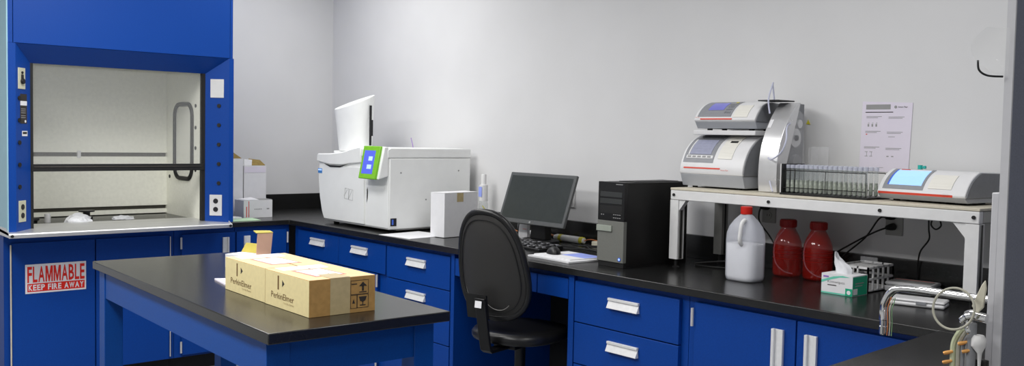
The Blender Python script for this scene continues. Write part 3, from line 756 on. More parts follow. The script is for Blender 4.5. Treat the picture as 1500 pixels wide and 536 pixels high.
rot_children(t, math.radians(-5.0), (4.567, -.28, 0))
m = MB().cyl((4.62, -.06, 1.3865), (4.62, -.06, 1.403), .009, 'teal', 14).cyl((4.634, -.06, 1.395), (4.642, -.06, 1.395), .006, 'teal', 12).cyl((4.62, -.06, 1.395), (4.64, -.06, 1.395), .004, 'teal', 8)
m.build('inlet_fitting', t)

# ------------------------------------------------------------------ jug and bottles
JS = .89
J = thing('plastic_jug', (4.080, -.420, CT), 'translucent white plastic jug with a bright red cap, half full', 'jug')
jc = (4.082, -.418, CT)
prof = [(a * JS, b) if a > .022 else (a, b) for a, b in [(.070, 0), (.078, .006), (.082, .02), (.0825, .165), (.080, .195), (.070, .222), (.050, .248), (.030, .266), (.021, .272), (.021, .282)]]
MB().lathe(jc, prof, 'hdpe', 40, sx=1.0, sy=.78, sq=1.6).build('body', J, smooth=60)
prof2 = [(a * JS, b) for a, b in [(.066, .003), (.074, .010), (.0785, .022), (.0795, .150), (.0790, .152)]]
MB().lathe(jc, prof2, 'hdpel', 40, sx=1.0, sy=.78, sq=1.6).build('liquid', J, smooth=60)
vx, vy = .651, .759
MB().lathe((jc[0], jc[1], CT + .272), [(.0225, 0), (.0235, .003), (.0235, .029), (.021, .031)], 'redcap', 28).build('cap', J)
hp = (jc[0] - .010, jc[1])
MB().tube([(jc[0] + .022, jc[1] - .040, 1.165), (jc[0] + .022, jc[1] - .060, 1.150), (jc[0] + .021, jc[1] - .068, 1.11), (jc[0] + .020, jc[1] - .068, 1.082), (jc[0] + .020, jc[1] - .055, 1.066)], .0085, 'white', 10, sub=6).build('grip', J)
def bottle(x, y, label, flip=1):
    B = thing('reagent_bottle', (x, y, CT), label, 'bottle', 'red reagent bottles')
    prof = [(.046, 0), (.055, .004), (.059, .014), (.0595, .125), (.057, .145), (.047, .172), (.034, .196), (.0295, .205), (.0295, .214)]
    m = MB().lathe((x, y, CT), prof, 'redglass', 36)
    g = m.build('body', B, smooth=60)
    m = MB()
    for zz in (.078, .10, .115): m.tube([(x + .0600 * math.cos(a), y + .0600 * math.sin(a), CT + zz) for a in [2 * PI * k / 36 for k in range(36)]], .0007, 'darkredcap', 4, closed=True)
    m.build('graduation', B)
    m = MB().lathe((x, y, CT + .208), [(.033, 0), (.034, .003), (.034, .030), (.031, .033)], 'darkredcap', 32)
    for k in range(24):
        a = 2 * PI * k / 24; m.cyl((x + .034 * math.cos(a), y + .034 * math.sin(a), CT + .212), (x + .034 * math.cos(a), y + .034 * math.sin(a), CT + .236), .0016, 'darkredcap', 6)
    m.build('cap', B)
    MB().tube([(x - .01, y - .01, CT + .2), (x - .04, y - .025, CT + .15), (x - .048, y - .028, CT + .10), (x - .03, y - .035, CT + .05), (x + .01, y - .035, CT + .022), (x + .04, y - .02, CT + .015)], .0025, 'tubing', 6, sub=5).build('dip_tube', B)
    return B
bottle(4.103, -.145, 'red screw-cap reagent bottle beside the jug, left one of the two')
bottle(4.240, -.135, 'red screw-cap reagent bottle nearer the tissue box, right one of the two')

# tissue box
K_ = thing('tissue_box', (4.495, -.36, CT), 'green and white lab wipes box with a tissue sticking out', 'tissue box', rz=math.radians(1))
kx0, kx1, ky0, ky1, kz = 4.430, 4.557, -.420, -.312, .990
m = MB().box(kx0, kx1, ky0, ky1, CT + .0005, kz, 'paper')
m.patch((kx0, ky0, CT + .001), Xd, Zd, kx1 - kx0 - .028, .006, 'lightteal', .0004)
m.prism([(kx0, ky0, CT + .040), (kx0 + .03, ky0, CT + .052), (kx0 + .075, ky0, CT + .066), (kx1 - .01, ky0, CT + .070), (kx1 - .04, ky0, CT + .074), (kx0 + .05, ky0, CT + .068), (kx0, ky0, CT + .050)], (0, -.0004, 0), 'lightteal')
m.patch((kx1 - .028, ky0, CT + .001), Xd, Zd, .028, .028, 'tealgreen', .0006)
m.cyl((kx1 - .014, ky0 - .0006, CT + .014), (kx1 - .014, ky0 - .0012, CT + .014), .008, 'paper', 14)
m.text('Kimwipes', (kx0 + .026, ky0, CT + .040), Xd, Zd, .070, .013, 'grey', .0010)
m.patch((kx0 + .026, ky0, CT + .033), Xd, Zd, .036, .003, 'ink', .0010)
m.patch((kx0 + .008, ky0, CT + .062), Xd, Zd, .022, .006, 'violet', .0010)
m.patch((kx1, ky0 + .002, CT + .002), Yd, Zd, ky1 - ky0 - .004, .070, 'tealgreen', .0004)
m.patch((kx1, ky0 + .02, CT + .045), Yd, Zd, .06, .004, 'grey', .0008); m.patch((kx1, ky0 + .02, CT + .036), Yd, Zd, .05, .003, 'grey', .0008)
m.patch((kx1, ky0 + .006, CT + .006), Yd, Zd, .03, .022, 'paper', .0008)
m.build('carton', K_, bevel=.001)
m = MB()
def sheet(m, rows, mm):
    i_ = m.mi(mm); vs = [[m.bm.verts.new(p) for p in r] for r in rows]
    for a in range(len(rows) - 1):
        for b in range(len(rows[0]) - 1): m.bm.faces.new([vs[a][b], vs[a][b + 1], vs[a + 1][b + 1], vs[a + 1][b]]).material_index = i_
rows = []
N_ = 18
for i in range(9):
    t_ = i / 8; row = []
    for j in range(N_ + 1):
        a = 2 * PI * j / N_
        rx = .032 * (1 - .15 * t_) * (1 - .72 * max(0, t_ - .45) / .55); ry = .016 * (1 - .2 * t_)
        wob = 1 + .16 * math.sin(5 * a + 3 * t_)
        cxx = 4.487 - .038 * max(0, t_ - .25); hz = kz - .002 + t_ * (.082 - .030 * (math.cos(a) * .5 + .5) * t_)
        row.append((cxx + rx * math.cos(a) * wob, -.362 + ry * math.sin(a) * wob, hz))
    rows.append(row)
sheet(m, rows, 'tissue')
m.build('tissue', K_, smooth=80)
# white basket rack behind
t = thing('wire_basket', (4.475, -.19, CT), 'white slotted basket rack behind the tissue box', 'basket')
bx0, bx1, by0, by1, bz0, bz1 = 4.415, 4.545, -.285, -.085, CT + .002, CT + .098
m = MB()
for z in (bz0, (bz0 + bz1) / 2 - .003, bz1 - .008):
    m.box(bx0, bx1, by0, by0 + .006, z, z + .008, 'white'); m.box(bx0, bx1, by1 - .006, by1, z, z + .008, 'white')
    m.box(bx0, bx0 + .006, by0, by1, z, z + .008, 'white'); m.box(bx1 - .006, bx1, by0, by1, z, z + .008, 'white')
for k in range(6):
    y = by0 + k * (by1 - by0 - .006) / 5
    m.box(bx1 - .006, bx1, y, y + .006, bz0, bz1, 'white'); m.box(bx0, bx0 + .006, y, y + .006, bz0, bz1, 'white')
for k in range(4):
    x = bx0 + k * (bx1 - bx0 - .006) / 3
    m.box(x, x + .006, by0, by0 + .006, bz0, bz1, 'white'); m.box(x, x + .006, by1 - .006, by1, bz0, bz1, 'white')
m.box(bx0, bx1, by0, by1, bz0, bz0 + .003, 'white')
m.build('basket', t)
m = MB()
for k in range(7):
    y = by0 + .012 + k * .026
    m.box(bx0 + .008, bx1 - .008, y, y + .018, bz1 - .010, bz1 - .006, 'white')
m.build('slat_tray', t)
tag(MB().box(4.44, 4.51, -.155, -.15, bz1 + .001, bz1 + .024, 'clear').box(4.44, 4.51, -.15, -.12, bz1 + .001, bz1 + .003, 'clear').build('plastic_holder'), 'small clear plastic holder on top of the white basket', 'holder')

# two white cases
def case(x0, x1, y0, y1, h, label, stripe, rz):
    t = thing('instrument_case', ((x0 + x1) / 2, (y0 + y1) / 2, CT), label, 'case')
    MB().box(x0, x1, y0, y1, CT + .0005, CT + h * .6, 'devwhite').build('tray', t, bevel=.006)
    m = MB().box(x0, x1, y0, y1, CT + h * .62, CT + h, 'devwhite'); m.build('lid', t, bevel=.007)
    if stripe: MB().box(x0 + .01, x1 - .02, y1 - .03, y1 - .024, CT + h, CT + h + .001, 'redstripe').box(x0 + .012, x1 - .012, y0 + .015, y1 - .035, CT + h, CT + h + .0012, 'grey').build('inlay', t)
    MB().box((x0 + x1) / 2 - .0, (x0 + x1) / 2 + .034, y0 - .003, y0, CT + h * .35, CT + h * .8, 'devgrey').build('latch', t, bevel=.001)
    rot_children(t, rz, ((x0 + x1) / 2, (y0 + y1) / 2, 0)); return t
case(4.545, 4.72, -.165, -.045, .040, 'white case with a red line on its lid under the right end of the shelf', True, math.radians(8))
case(4.695, 4.880, -.425, -.335, .026, 'flat white case behind the chrome spout under the right end of the shelf', False, math.radians(14))
m = MB()
rnd = random.Random(5)
pts = []
for k in range(60):
    a = k * .9; pts.append((4.83 + .06 * math.cos(a) * (0.7 + .3 * rnd.random()), -.11 + .045 * math.sin(a) * (0.7 + .3 * rnd.random()), CT + .006 + .045 * rnd.random()))
m.tube(pts, .0035, 'cable', 6, sub=4)
tag(m.build('cable_bundle'), 'tangled bundle of black cable by the right shelf leg', 'cable')
m = MB().tube([(3.66, -.2, CT + .005), (3.75, -.15, CT + .02), (3.86, -.12, CT + .03), (3.90, -.16, CT + .006), (3.82, -.22, CT + .005), (3.70, -.25, CT + .005)], .004, 'cable', 8, sub=6)
tag(m.build('power_cable'), 'black cord lying on the bench under the left end of the shelf', 'power cord')

# ------------------------------------------------------------------ gas chromatograph
G = thing('gas_chromatograph', (1.4, -.36, CT), 'large off-white laboratory instrument with a lime green framed screen', 'instrument')
gy, gb, gx1 = -.660, -.067, 1.812
out = [(1.075, .930), (1.045, .990), (1.018, 1.08), (1.002, 1.17), (.994, 1.25), (.990, 1.337)]
m = MB().py(out[:] + [(1.02, 1.346), (1.46, 1.346), (gx1, 1.346), (gx1, .930)], gy, gb, 'gc'); m.build('cabinet', G, bevel=.008)
m = MB()
lidz = [(.988, 1.302), (.988, 1.338), (1.00, 1.352), (1.15, 1.356), (1.30, 1.368), (1.42, 1.392), (1.50, 1.404), (1.52, 1.404), (1.52, 1.31), (1.40, 1.300), (1.30, 1.288), (1.15, 1.286)]
m.py(lidz, gy - .014, -.30, 'gc'); m.build('top_lid', G, bevel=.006)
m = MB().prism([(1.08, gy - .0142, 1.292), (1.16, gy - .0142, 1.282), (1.28, gy - .0142, 1.283), (1.38, gy - .0142, 1.296), (1.28, gy - .0142, 1.273), (1.16, gy - .0142, 1.271)], (0, -.001, 0), 'slot')
m.build('lid_groove', G)
MB().px([(gy - .014, 1.345), (gy - .014, 1.394), (gy + .01, 1.405), (gb, 1.403), (gb, 1.347)], 1.522, gx1 + .002, 'gc').build('oven_lid', G, bevel=.006)
m = MB()
m.prism([(1.560, gy, .945), (1.556, gy, 1.20), (1.552, gy, 1.28), (1.02, gy, 1.28), (1.012, gy, 1.20), (1.03, gy, 1.08), (1.058, gy, .99), (1.085, gy, .945)], (0, -.012, 0), 'gc')
for q in ((1.335, 1.125), (1.385, 1.120)):
    m.tube([(q[0], gy - .0125, q[1] - .04), (q[0] + .048, gy - .0125, q[1] - .042), (q[0] + .050, gy - .0125, q[1] + .022), (q[0] + .008, gy - .0125, q[1] + .024)], .0012, 'grey', 4, closed=True)
m.tube([(1.33, gy - .0125, 1.10), (1.37, gy - .0125, 1.14)], .0012, 'grey', 4); m.tube([(1.385, gy - .0125, 1.085), (1.425, gy - .0125, 1.14)], .0012, 'grey', 4)
m.build('door', G, bevel=.004)
m = MB().patch((1.005, gy - .012, 1.228), Xd, Zd, .052, .030, 'bluelogo', .001).patch((1.009, gy - .0135, 1.245), Xd, Zd, .044, .009, 'icon', .0005)
m.build('badge', G)
MB().prism([(1.578, gy - .001, 1.07), (1.590, gy - .001, 1.10), (1.592, gy - .001, 1.14), (1.584, gy - .001, 1.17), (1.578, gy - .001, 1.15)], (0, -.003, 0), 'green').build('indicator', G)
m = MB().prism([(1.566, gy, .94), (1.81, gy, .94), (1.81, gy, 1.343), (1.562, gy, 1.343)], (0, -.004, 0), 'gc'); m.build('control_panel', G, bevel=.002)
# tilted display
sb, st = Vector((0, gy - .078, 1.222)), Vector((0, gy - .040, 1.412))
m = MB(); m.px([(sb.y + .006, sb.z), (st.y + .006, st.z), (gy - .004, 1.408), (gy - .004, 1.240)], 1.620, 1.812, 'gc'); m.build('display_mount', G, bevel=.006)
def sp(x, f, off):  # point on tilted screen plane
    p = sb.lerp(st, f); n = Vector((0, -(st.z - sb.z), (st.y - sb.y))).normalized(); return Vector((x, p.y, p.z)) + n * off
nS = Vector((0, -(st.z - sb.z), (st.y - sb.y))).normalized()
m = MB().prism([sp(1.612, 0, -.012), sp(1.792, 0, -.012), sp(1.792, 1, -.012), sp(1.612, 1, -.012)], nS * .020, 'green'); lab(m.build('display_frame', G, bevel=.004), 'lime green frame')
m = MB().prism([sp(1.636, .15, .008), sp(1.752, .15, .008), sp(1.752, .86, .008), sp(1.636, .86, .008)], nS * .0006, 'gcscreen')
for f0, x0, x1 in ((.30, 1.685, 1.732), (.55, 1.690, 1.732)): m.prism([sp(x0, f0, .0088), sp(x1, f0, .0088), sp(x1, f0 + .13, .0088), sp(x0, f0 + .13, .0088)], nS * .0004, 'icon')
lab(m.build('screen', G), 'lit blue violet screen')
m = MB().patch((gx1, -.648, .952), Yd, Zd, .040, .045, 'slot', .003)
m.patch((gx1 + .003, -.640, .960), Yd, Zd, .010, .030, 'badge', .002); m.build('power_switch', G)
m = MB()
for y, z in ((-.58, 1.26), (-.16, 1.27), (-.40, 1.10), (-.13, 1.00)): m.cyl((gx1, y, z), (gx1 + .002, y, z), .005, 'grey', 8)
m.build('screw', G)
for fx in (1.12, 1.75):
    for fy in (-.60, -.12): MB().cyl((fx, fy, CT), (fx, fy, .932), .018, 'rubber', 14).build('foot', G)
MB().box(1.10, 1.80, -.60, -.10, .924, .931, 'extr').build('base_plate', G)
MB().tube([(1.60, -.35, 1.40), (1.59, -.35, 1.43), (1.575, -.35, 1.46), (1.577, -.35, 1.464)], .0022, 'violet', 6).build('needle_guide', G)
# autosampler tower
A = thing('autosampler_tower', (1.20, -.47, 1.370), 'tall white tapered tower with a slanted top standing on the large white instrument', 'autosampler')
m = MB(); rings = []; nseg = 40
ycn = -.50
for f in [i / 10 for i in range(11)]:
    z0 = 1.356 + f * .0
    xa = 1.045 + (0.968 - 1.045) * f; xb = 1.300 + (1.335 - 1.300) * f
    hw, cx_ = (xb - xa) / 2, (xa + xb) / 2
    ring = []
    for k in range(nseg):
        a = 2 * PI * k / nseg; ca, sa = math.cos(a), math.sin(a); e = 2.4
        q = 1 / (abs(ca) ** e + abs(sa) ** e) ** (1 / e)
        x = cx_ + hw * ca * q; y = ycn + .085 * sa * q
        zb_, zt_ = 1.352 + .028 * max(0, (x - 1.15)) / .2, 1.662 + (x - .97) / .42 * .060 + (y - ycn) * .42
        ring.append(m.bm.verts.new((x, y, max(1.372, zb_) * (1 - f) + (zt_ - .004) * f)))
    rings.append(ring)
i_ = m.mi('gc')
for a in range(10):
    for k in range(nseg): m.bm.faces.new([rings[a][k], rings[a][(k + 1) % nseg], rings[a + 1][(k + 1) % nseg], rings[a + 1][k]]).material_index = i_
m.bm.faces.new(rings[0][::-1]); m.bm.faces.new(rings[-1])
m.build('housing', A, bevel=.004)
m = MB().box(1.334, 1.338, -.50, -.485, 1.41, 1.66, 'slot').box(1.338, 1.346, -.50, -.48, 1.47, 1.57, 'slot'); m.build('rear_bracket', A)
MB().box(1.02, 1.34, -.57, -.43, 1.357, 1.372, 'gc').build('mounting_foot', A, bevel=.003)

# white papers under GC, white carton
t = MB().prism([(1.87, -.762, CT), (2.14, -.735, CT), (2.11, -.44, CT), (1.83, -.46, CT)], (0, 0, .0022), 'paper')
tag(t.build('paper_stack'), 'white paper sheets on the bench edge under the open white carton', 'paper')
W = thing('white_carton', (2.17, -.44, CT), 'plain white carton between the large white instrument and the chair', 'carton')
bl = Vector((2.085, -.560, CT + .0025)); ang = math.radians(7); ux = Vector((math.cos(ang), math.sin(ang), 0)); uy = Vector((-math.sin(ang), math.cos(ang), 0)); up = Vector((0, 0, 1))
h_ = .245
m = MB()
m.prism([bl, bl + ux * .112, bl + ux * .112 + uy * .26, bl + uy * .26], up * h_, 'paper')
m.build('box', W, bevel=.001)
m = MB(); q = bl + up * (h_ + .001)
m.prism([q, q + ux * .112, q + ux * .112 + uy * .128, q + uy * .128], up * .002, 'paper')
m.prism([q + uy * .132, q + ux * .112 + uy * .132, q + ux * .112 + uy * .26, q + uy * .26], up * .002, 'paper')
m.build('flap', W)
m = MB(); q = bl + ux * .1122 + up * (h_ - .05) + uy * .095
m.prism([q, q + uy * .05, q + uy * .05 + up * .05, q + up * .05], ux * .0006, 'tape'); m.build('tape', W)
t = thing('wash_bottle', (1.985, -.10, CT), 'slim clear white bottle with label standing behind the white carton', 'bottle')
MB().lathe((1.985, -.10, CT), [(.026, 0), (.028, .004), (.028, .16), (.026, .17), (.026, .18)], 'tubeglass', 20).build('body', t)
MB().lathe((1.985, -.10, CT + .181), [(.026, 0), (.026, .095), (.016, .098), (.016, .155), (.014, .160)], 'white', 20).patch((1.97, -.1265, 1.12), Xd, Zd, .03, .06, 'bluepaper', .0005).build('label_sleeve', t)
m = MB().tube([(1.97, -.09, CT + .01), (1.99, -.12, CT + .06), (2.0, -.09, CT + .11), (1.975, -.1, CT + .15)], .004, 'yellow', 6, sub=4); m.build('cord', t)

# ------------------------------------------------------------------ boxes on the left worktop
def openbox(name, x0, x1, y0, y1, z1, label, flap=None, rz=0):
    t = thing(name, ((x0 + x1) / 2, (y0 + y1) / 2, CT), label, 'carton')
    m = MB(); th = .004
    m.box(x0, x1, y0, y1, CT + .0005, CT + .004, 'paper')
    m.box(x0, x0 + th, y0, y1, CT + .004, z1, 'paper'); m.box(x1 - th, x1, y0, y1, CT + .004, z1, 'paper')
    m.box(x0 + th, x1 - th, y0, y0 + th, CT + .004, z1, 'paper'); m.box(x0 + th, x1 - th, y1 - th, y1, CT + .004, z1, 'paper')
    m.build('box', t)
    return t
t = openbox('tall_carton', .12, .40, -1.235, -.905, 1.300, 'tall open white carton beside the fume hood, brown flap raised')
MB().prism([(.395, -1.10, 1.301), (.395, -.910, 1.301), (.350, -.995, 1.37), (.350, -1.10, 1.41)], (-.003, 0, 0), 'carddark').build('flap', t)
t = openbox('tall_carton', .14, .385, -.890, -.730, 1.252, 'medium open white carton between the tall carton and the room corner')
MB().prism([(.381, -.84, 1.253), (.381, -.735, 1.253), (.30, -.735, 1.285), (.30, -.82, 1.295)], (0, 0, .003), 'carddark').build('flap', t)
MB().prism([(.385, -.888, 1.253), (.385, -.835, 1.253), (.375, -.828, 1.292), (.375, -.886, 1.296)], (-.003, 0, 0), 'paper').build('flap', t)
MB().patch((.3855, -.888, 1.205), Yd, Zd, .155, .04, 'pinkpaper', .0006).build('tape', t)
t = thing('small_carton', (.50, -.87, CT), 'small white carton with red stripes in front of the taller cartons', 'carton')
m = MB().box(.43, .570, -.975, -.773, CT + .0005, 1.030, 'paper')
m.patch((.570, -.958, CT + .005), Yd, Zd, .006, .07, 'redstripe', .0006); m.patch((.570, -.942, CT + .005), Yd, Zd, .005, .105, 'redstripe', .0006)
m.text('E-5 0043', (.570, -.90, .968), Yd, Zd, .05, .008, 'ink', .0006) if False else None
for k in range(5): m.patch((.570, -.900 + k * .011, .968), Yd, Zd, .007, .006, 'grey', .0006)
m.patch((.570, -.812, .968), Yd, Zd, .006, .008, 'ink', .0006); m.patch((.570, -.802, .968), Yd, Zd, .006, .008, 'ink', .0006)
m.build('box', t, bevel=.001)
MB().prism([(.45, -.86, 1.031), (.565, -.86, 1.031), (.565, -.776, 1.031), (.45, -.776, 1.031)], (0, 0, .003), 'grey').build('flap', t)
MB().prism([(.45, -.965, 1.031), (.568, -.965, 1.031), (.568, -.87, 1.031), (.45, -.87, 1.040)], (0, 0, .003), 'paper').build('flap', t)
tag(MB().prism([(.60, -1.228, CT + .0005), (.785, -1.228, CT + .0005), (.770, -.95, CT + .0005), (.60, -.93, CT + .0005)], (0, 0, .004), 'greenpaper').build('folder'), 'pale green folder lying on the worktop beside the fume hood', 'folder')
tag(MB().prism([(.58, -1.226, CT + .0055), (.70, -1.226, CT + .0055), (.66, -1.03, CT + .0055), (.585, -1.05, CT + .0055)], (0, 0, .012), 'paper').build('envelope'), 'white envelope lying on the pale green folder', 'envelope')

# ------------------------------------------------------------------ desk: monitor, keyboard, mouse
Mn = thing('monitor', (2.625, -.23, CT), 'black widescreen monitor, switched off and tilted back, on the desk', 'monitor')
mx0, mx1 = 2.366, 2.888
b0, b1 = Vector((0, -.303, 1.016)), Vector((0, -.208, 1.287)); tn = Vector((0, -(b1.z - b0.z), b1.y - b0.y)).normalized()
def mp_(x, f, off): p = b0.lerp(b1, f); return Vector((x, p.y, p.z)) + tn * off
m = MB().prism([mp_(mx0, 0, -.018), mp_(mx1, 0, -.018), mp_(mx1, 1, -.018), mp_(mx0, 1, -.018)], tn * .018, 'monbez')
m.prism([mp_(mx0 + .06, .12, -.045), mp_(mx1 - .06, .12, -.045), mp_(mx1 - .06, .88, -.045), mp_(mx0 + .06, .88, -.045)], tn * .028, 'black')
m.build('bezel', Mn, bevel=.004)
m = MB().prism([mp_(mx0 + .018, .085, -.001), mp_(mx1 - .018, .085, -.001), mp_(mx1 - .018, .935, -.001), mp_(mx0 + .018, .935, -.001)], tn * .0016, 'monscr'); lab(m.build('screen', Mn), 'dark switched-off screen')
m = MB().cyl(mp_(2.627, .042, .0), mp_(2.627, .042, .0012), .006, 'grey', 14); m.build('badge', Mn)
m = MB().prism([(2.560, -.235, CT + .018), (2.685, -.235, CT + .018), (2.675, -.232, 1.06), (2.570, -.232, 1.06)], (0, .045, 0), 'black')
m.build('stand_column', Mn, bevel=.004)
m = MB()
pts = [(2.625 + .12 * math.cos(a), -.215 + .085 * math.sin(a)) for a in [2 * PI * k / 28 for k in range(28)]]
m.pz(pts, CT + .0005, CT + .018, 'black'); m.build('stand_base', Mn, bevel=.004)
t = thing('white_card_box', (2.43, -.2, CT), 'small white box with a faint red line standing behind the monitor', 'box')
MB().box(2.395, 2.475, -.180, -.160, CT + .0005, 1.01, 'paper').patch((2.436, -.180, .968), Xd, Zd, .035, .003, 'pinkred', .0005).build('box', t, bevel=.001)
MB().tube([(2.432, -.20, 1.02), (2.428, -.205, .97), (2.44, -.215, .935), (2.475, -.23, .918)], .0028, 'cable', 6, sub=5).build('cord', t)
# keyboard
kr = math.radians(-6.5)
kb = thing('keyboard', (2.72, -.405, CT), 'black computer keyboard in front of the monitor', 'keyboard', rz=kr)
KW, KD = .44, .15
m = MB().px([(-KD / 2, .0005), (-KD / 2, .012), (KD / 2, .024), (KD / 2, .0005)], -KW / 2, KW / 2, 'black'); m.build('case', kb, bevel=.002, world=False)
m = MB()
for r_i in range(6):
    for c_i in range(22):
        if (c_i in (15, 19)): continue
        x = -KW / 2 + .012 + c_i * .0191; y = -KD / 2 + .012 + r_i * .0215; z = .012 + (y + KD / 2) * .08
        m.box(x, x + .0155, y, y + .0165, z, z + .007, 'keyglint' if (c_i * 3 + r_i * 5) % 4 == 0 else 'key')
m.build('keys', kb, bevel=.001, world=False)
# notebook & mouse
t = thing('notebook', (3.15, -.53, CT), 'pair of white booklets under the black mouse', 'notebook')
MB().pz([(3.035, -.672), (3.330, -.688), (3.345, -.45), (3.06, -.43)], CT + .0005, CT + .009, 'paper').build('cover', t, bevel=.001)
MB().pz([(3.045, -.640), (3.300, -.650), (3.335, -.452), (3.07, -.435)], CT + .0092, CT + .014, 'paper').pz([(3.15, -.56), (3.31, -.565), (3.33, -.46), (3.16, -.44)], CT + .0141, CT + .0146, 'bluepaper').build('pages', t)
ms = thing('computer_mouse', (3.10, -.565, CT + .014), 'black computer mouse on the white booklets', 'mouse', rz=math.radians(60))
m = MB(); bm = bmesh.new(); bmesh.ops.create_uvsphere(bm, u_segments=24, v_segments=14, radius=1)
for v in bm.verts:
    x, y, zz = v.co; v.co = Vector((x * .031 * (1 + .08 * math.cos(y * 2)), y * .056, max(zz, 0) * (.034 - .010 * y) + .001 + (0 if zz > 0 else 0)))
mp = {v: m.bm.verts.new(v.co) for v in bm.verts}; i_ = m.mi('black')
for f in bm.faces:
    try: m.bm.faces.new([mp[v] for v in f.verts]).material_index = i_
    except ValueError: pass
bm.free(); m.build('shell', ms, world=False, smooth=60)
MB().cyl((-.003, .028, .029), (.003, .028, .029), .006, 'rubber', 10).build('scroll_wheel', ms, world=False)
# PC tower
P = thing('computer_tower', (3.5, -.38, CT), 'black desktop computer tower with grey lower front beside the monitor', 'computer')
x0, x1, y0, y1, z1 = 3.423, 3.578, -.600, -.165, 1.290
MB().box(x0, x1, y0 + .02, y1, CT + .004, z1, 'pcblack').build('case', P, bevel=.003)
m = MB().box(x0 - .001, x1 + .001, y0, y0 + .0195, 1.120, z1 + .001, 'black')
for z in (1.225, 1.195): m.box(x0 + .012, x1 - .012, y0 - .0015, y0, z, z + .022, 'pcbez')
m.box(x0 + .012, x1 - .012, y0 - .0008, y0, 1.152, 1.185, 'rubber')
for k in range(4): m.box(x0 + .092 + k * .012, x0 + .100 + k * .012, y0 - .0015, y0, 1.146, 1.149, 'grey'); m.box(x0 + .092 + k * .012, x0 + .100 + k * .012, y0 - .0015, y0, 1.132, 1.135, 'grey')
for k in range(2): m.box(x0 + .018 + k * .012, x0 + .024 + k * .012, y0 - .0015, y0, 1.143, 1.147, 'grey')
m.text('OptiPlex 790', (x0 + .105, y0, z1 - .010), Xd, Zd, .040, .005, 'grey', .001) if False else m.patch((x0 + .105, y0, z1 - .010), Xd, Zd, .040, .003, 'grey', .001)
m.build('drive_bezel', P, bevel=.001)
m = MB().box(x0 - .001, x1 + .001, y0 - .001, y0 + .0195, .938, 1.119, 'pcgrey'); lab(m.build('front_grille', P, bevel=.001), 'grey mesh lower front')
MB().box(x0 - .002, x0 + .088, y0 - .008, y0 - .001, 1.072, 1.098, 'pcbar').build('drive_bar', P, bevel=.001)
MB().cyl((x1 - .020, y0 - .001, .953), (x1 - .020, y0 - .003, .953), .0085, 'badge', 18).cyl((x1 - .020, y0 - .003, .953), (x1 - .020, y0 - .0035, .953), .005, 'icon', 12).build('badge', P)
MB().box(x0 + .002, x1 - .001, y0 + .004, y1, CT + .0005, .937, 'rubber').build('foot_base', P, bevel=.001)
MB().box(x0 + .03, x1 - .03, -.50, -.20, z1 + .0002, z1 + .003, 'pcblack').build('top_vent', P)

# lamps / packed tubes along the wall
def ptube(x0, x1, y, z, label, tapes):
    t = thing('packed_tube', ((x0 + x1) / 2, y, z - .02), label, 'tube')
    m = MB().tube([(x0, y, z), (x0 + .02, y, z), (x1 - .02, y, z), (x1, y, z)], [.013, .019, .019, .012], 'white', 16)
    m.build('sleeve', t)
    m = MB()
    for a in tapes: m.cyl((a, y, z), (a + .022, y, z), .0197, 'yellow', 16)
    m.build('tape', t)
    MB().tube([(x0, y, z), (x0 - .04, y - .01, z + .015), (x0 - .08, y - .005, z + .035), (x0 - .09, y, z + .045)], .003, 'orange', 6, sub=5).tube([(x1, y, z), (x1 + .05, y, z + .012), (x1 + .16, y - .01, z + .002), (x1 + .24, y, z - .01)], .003, 'orange', 6, sub=5).build('wire', t)
    return t
ptube(2.30, 2.50, -.085, CT + .0205, 'white padded tube with yellow tape lying left of the monitor stand', (2.31,))
ptube(2.60, 2.83, -.085, CT + .0205, 'white padded tube with yellow tape lying right of the monitor stand', (2.64, 2.80))
m = MB(); rnd = random.Random(11)
for k in range(7):
    x = 2.78 + rnd.random() * .1; pts = []
    for j in range(6): pts.append((x + j * .10 + rnd.random() * .03, -.15 - .06 * k / 2 + .05 * rnd.random() - .02, CT + .005 + .014 * rnd.random()))
    pts = [(min(p[0], 3.40), p[1], p[2]) for p in pts]
    m.tube(pts, .0035, 'cable', 6, sub=5)
tag(m.build('cable_bundle'), 'tangle of black cables on the desk between the monitor and the tower', 'cable')
m = MB().box(2.90, 3.20, -.14, -.095, CT + .024, CT + .034, 'bone')
tag(MB().box(2.92, 3.36, -.125, -.085, CT + .0005, CT + .030, 'bone').build('power_strip', bevel=.004), 'beige power strip lying along the wall left of the computer tower', 'power strip')
m.bm.free()

# ------------------------------------------------------------------ lab table
ta = math.radians(-1.6)
T0 = Vector((2.149, -2.380, 0)); TL_, TD = 1.768, .625
T = thing('lab_table', T0, 'freestanding lab table with a black top and blue painted frame', 'table', rz=ta)
MB().box(0, TL_, 0, TD, CT - .033, CT, 'epoxy').build('tabletop', T, bevel=.003, world=False)
za, zb = .765, CT - .034; e = .022; lw = .075
MB().box(e + lw, TL_ - e - lw, e + .004, e + .024, za, zb, 'tabblue').build('apron', T, world=False)
MB().box(e + lw, TL_ - e - lw, TD - e - .024, TD - e - .004, za, zb, 'tabblue').build('apron', T, world=False)
MB().box(e + .004, e + .024, e + lw, TD - e - lw, za, zb, 'tabblue').build('apron', T, world=False)
MB().box(TL_ - e - .064, TL_ - e - .044, e + lw, TD - e - lw, za, zb, 'tabblue').build('apron', T, world=False)
for lx in (e, TL_ - e - lw - .038):
    for ly in (e, TD - e - lw):
        lg = MB().box(lx, lx + lw, ly, ly + lw, .02, zb, 'tabblue').build('leg', T, bevel=.002, world=False)
        MB().cyl((lx + lw / 2, ly + lw / 2, 0), (lx + lw / 2, ly + lw / 2, .02), .025, 'rubber', 14).build('foot', lg, world=False)
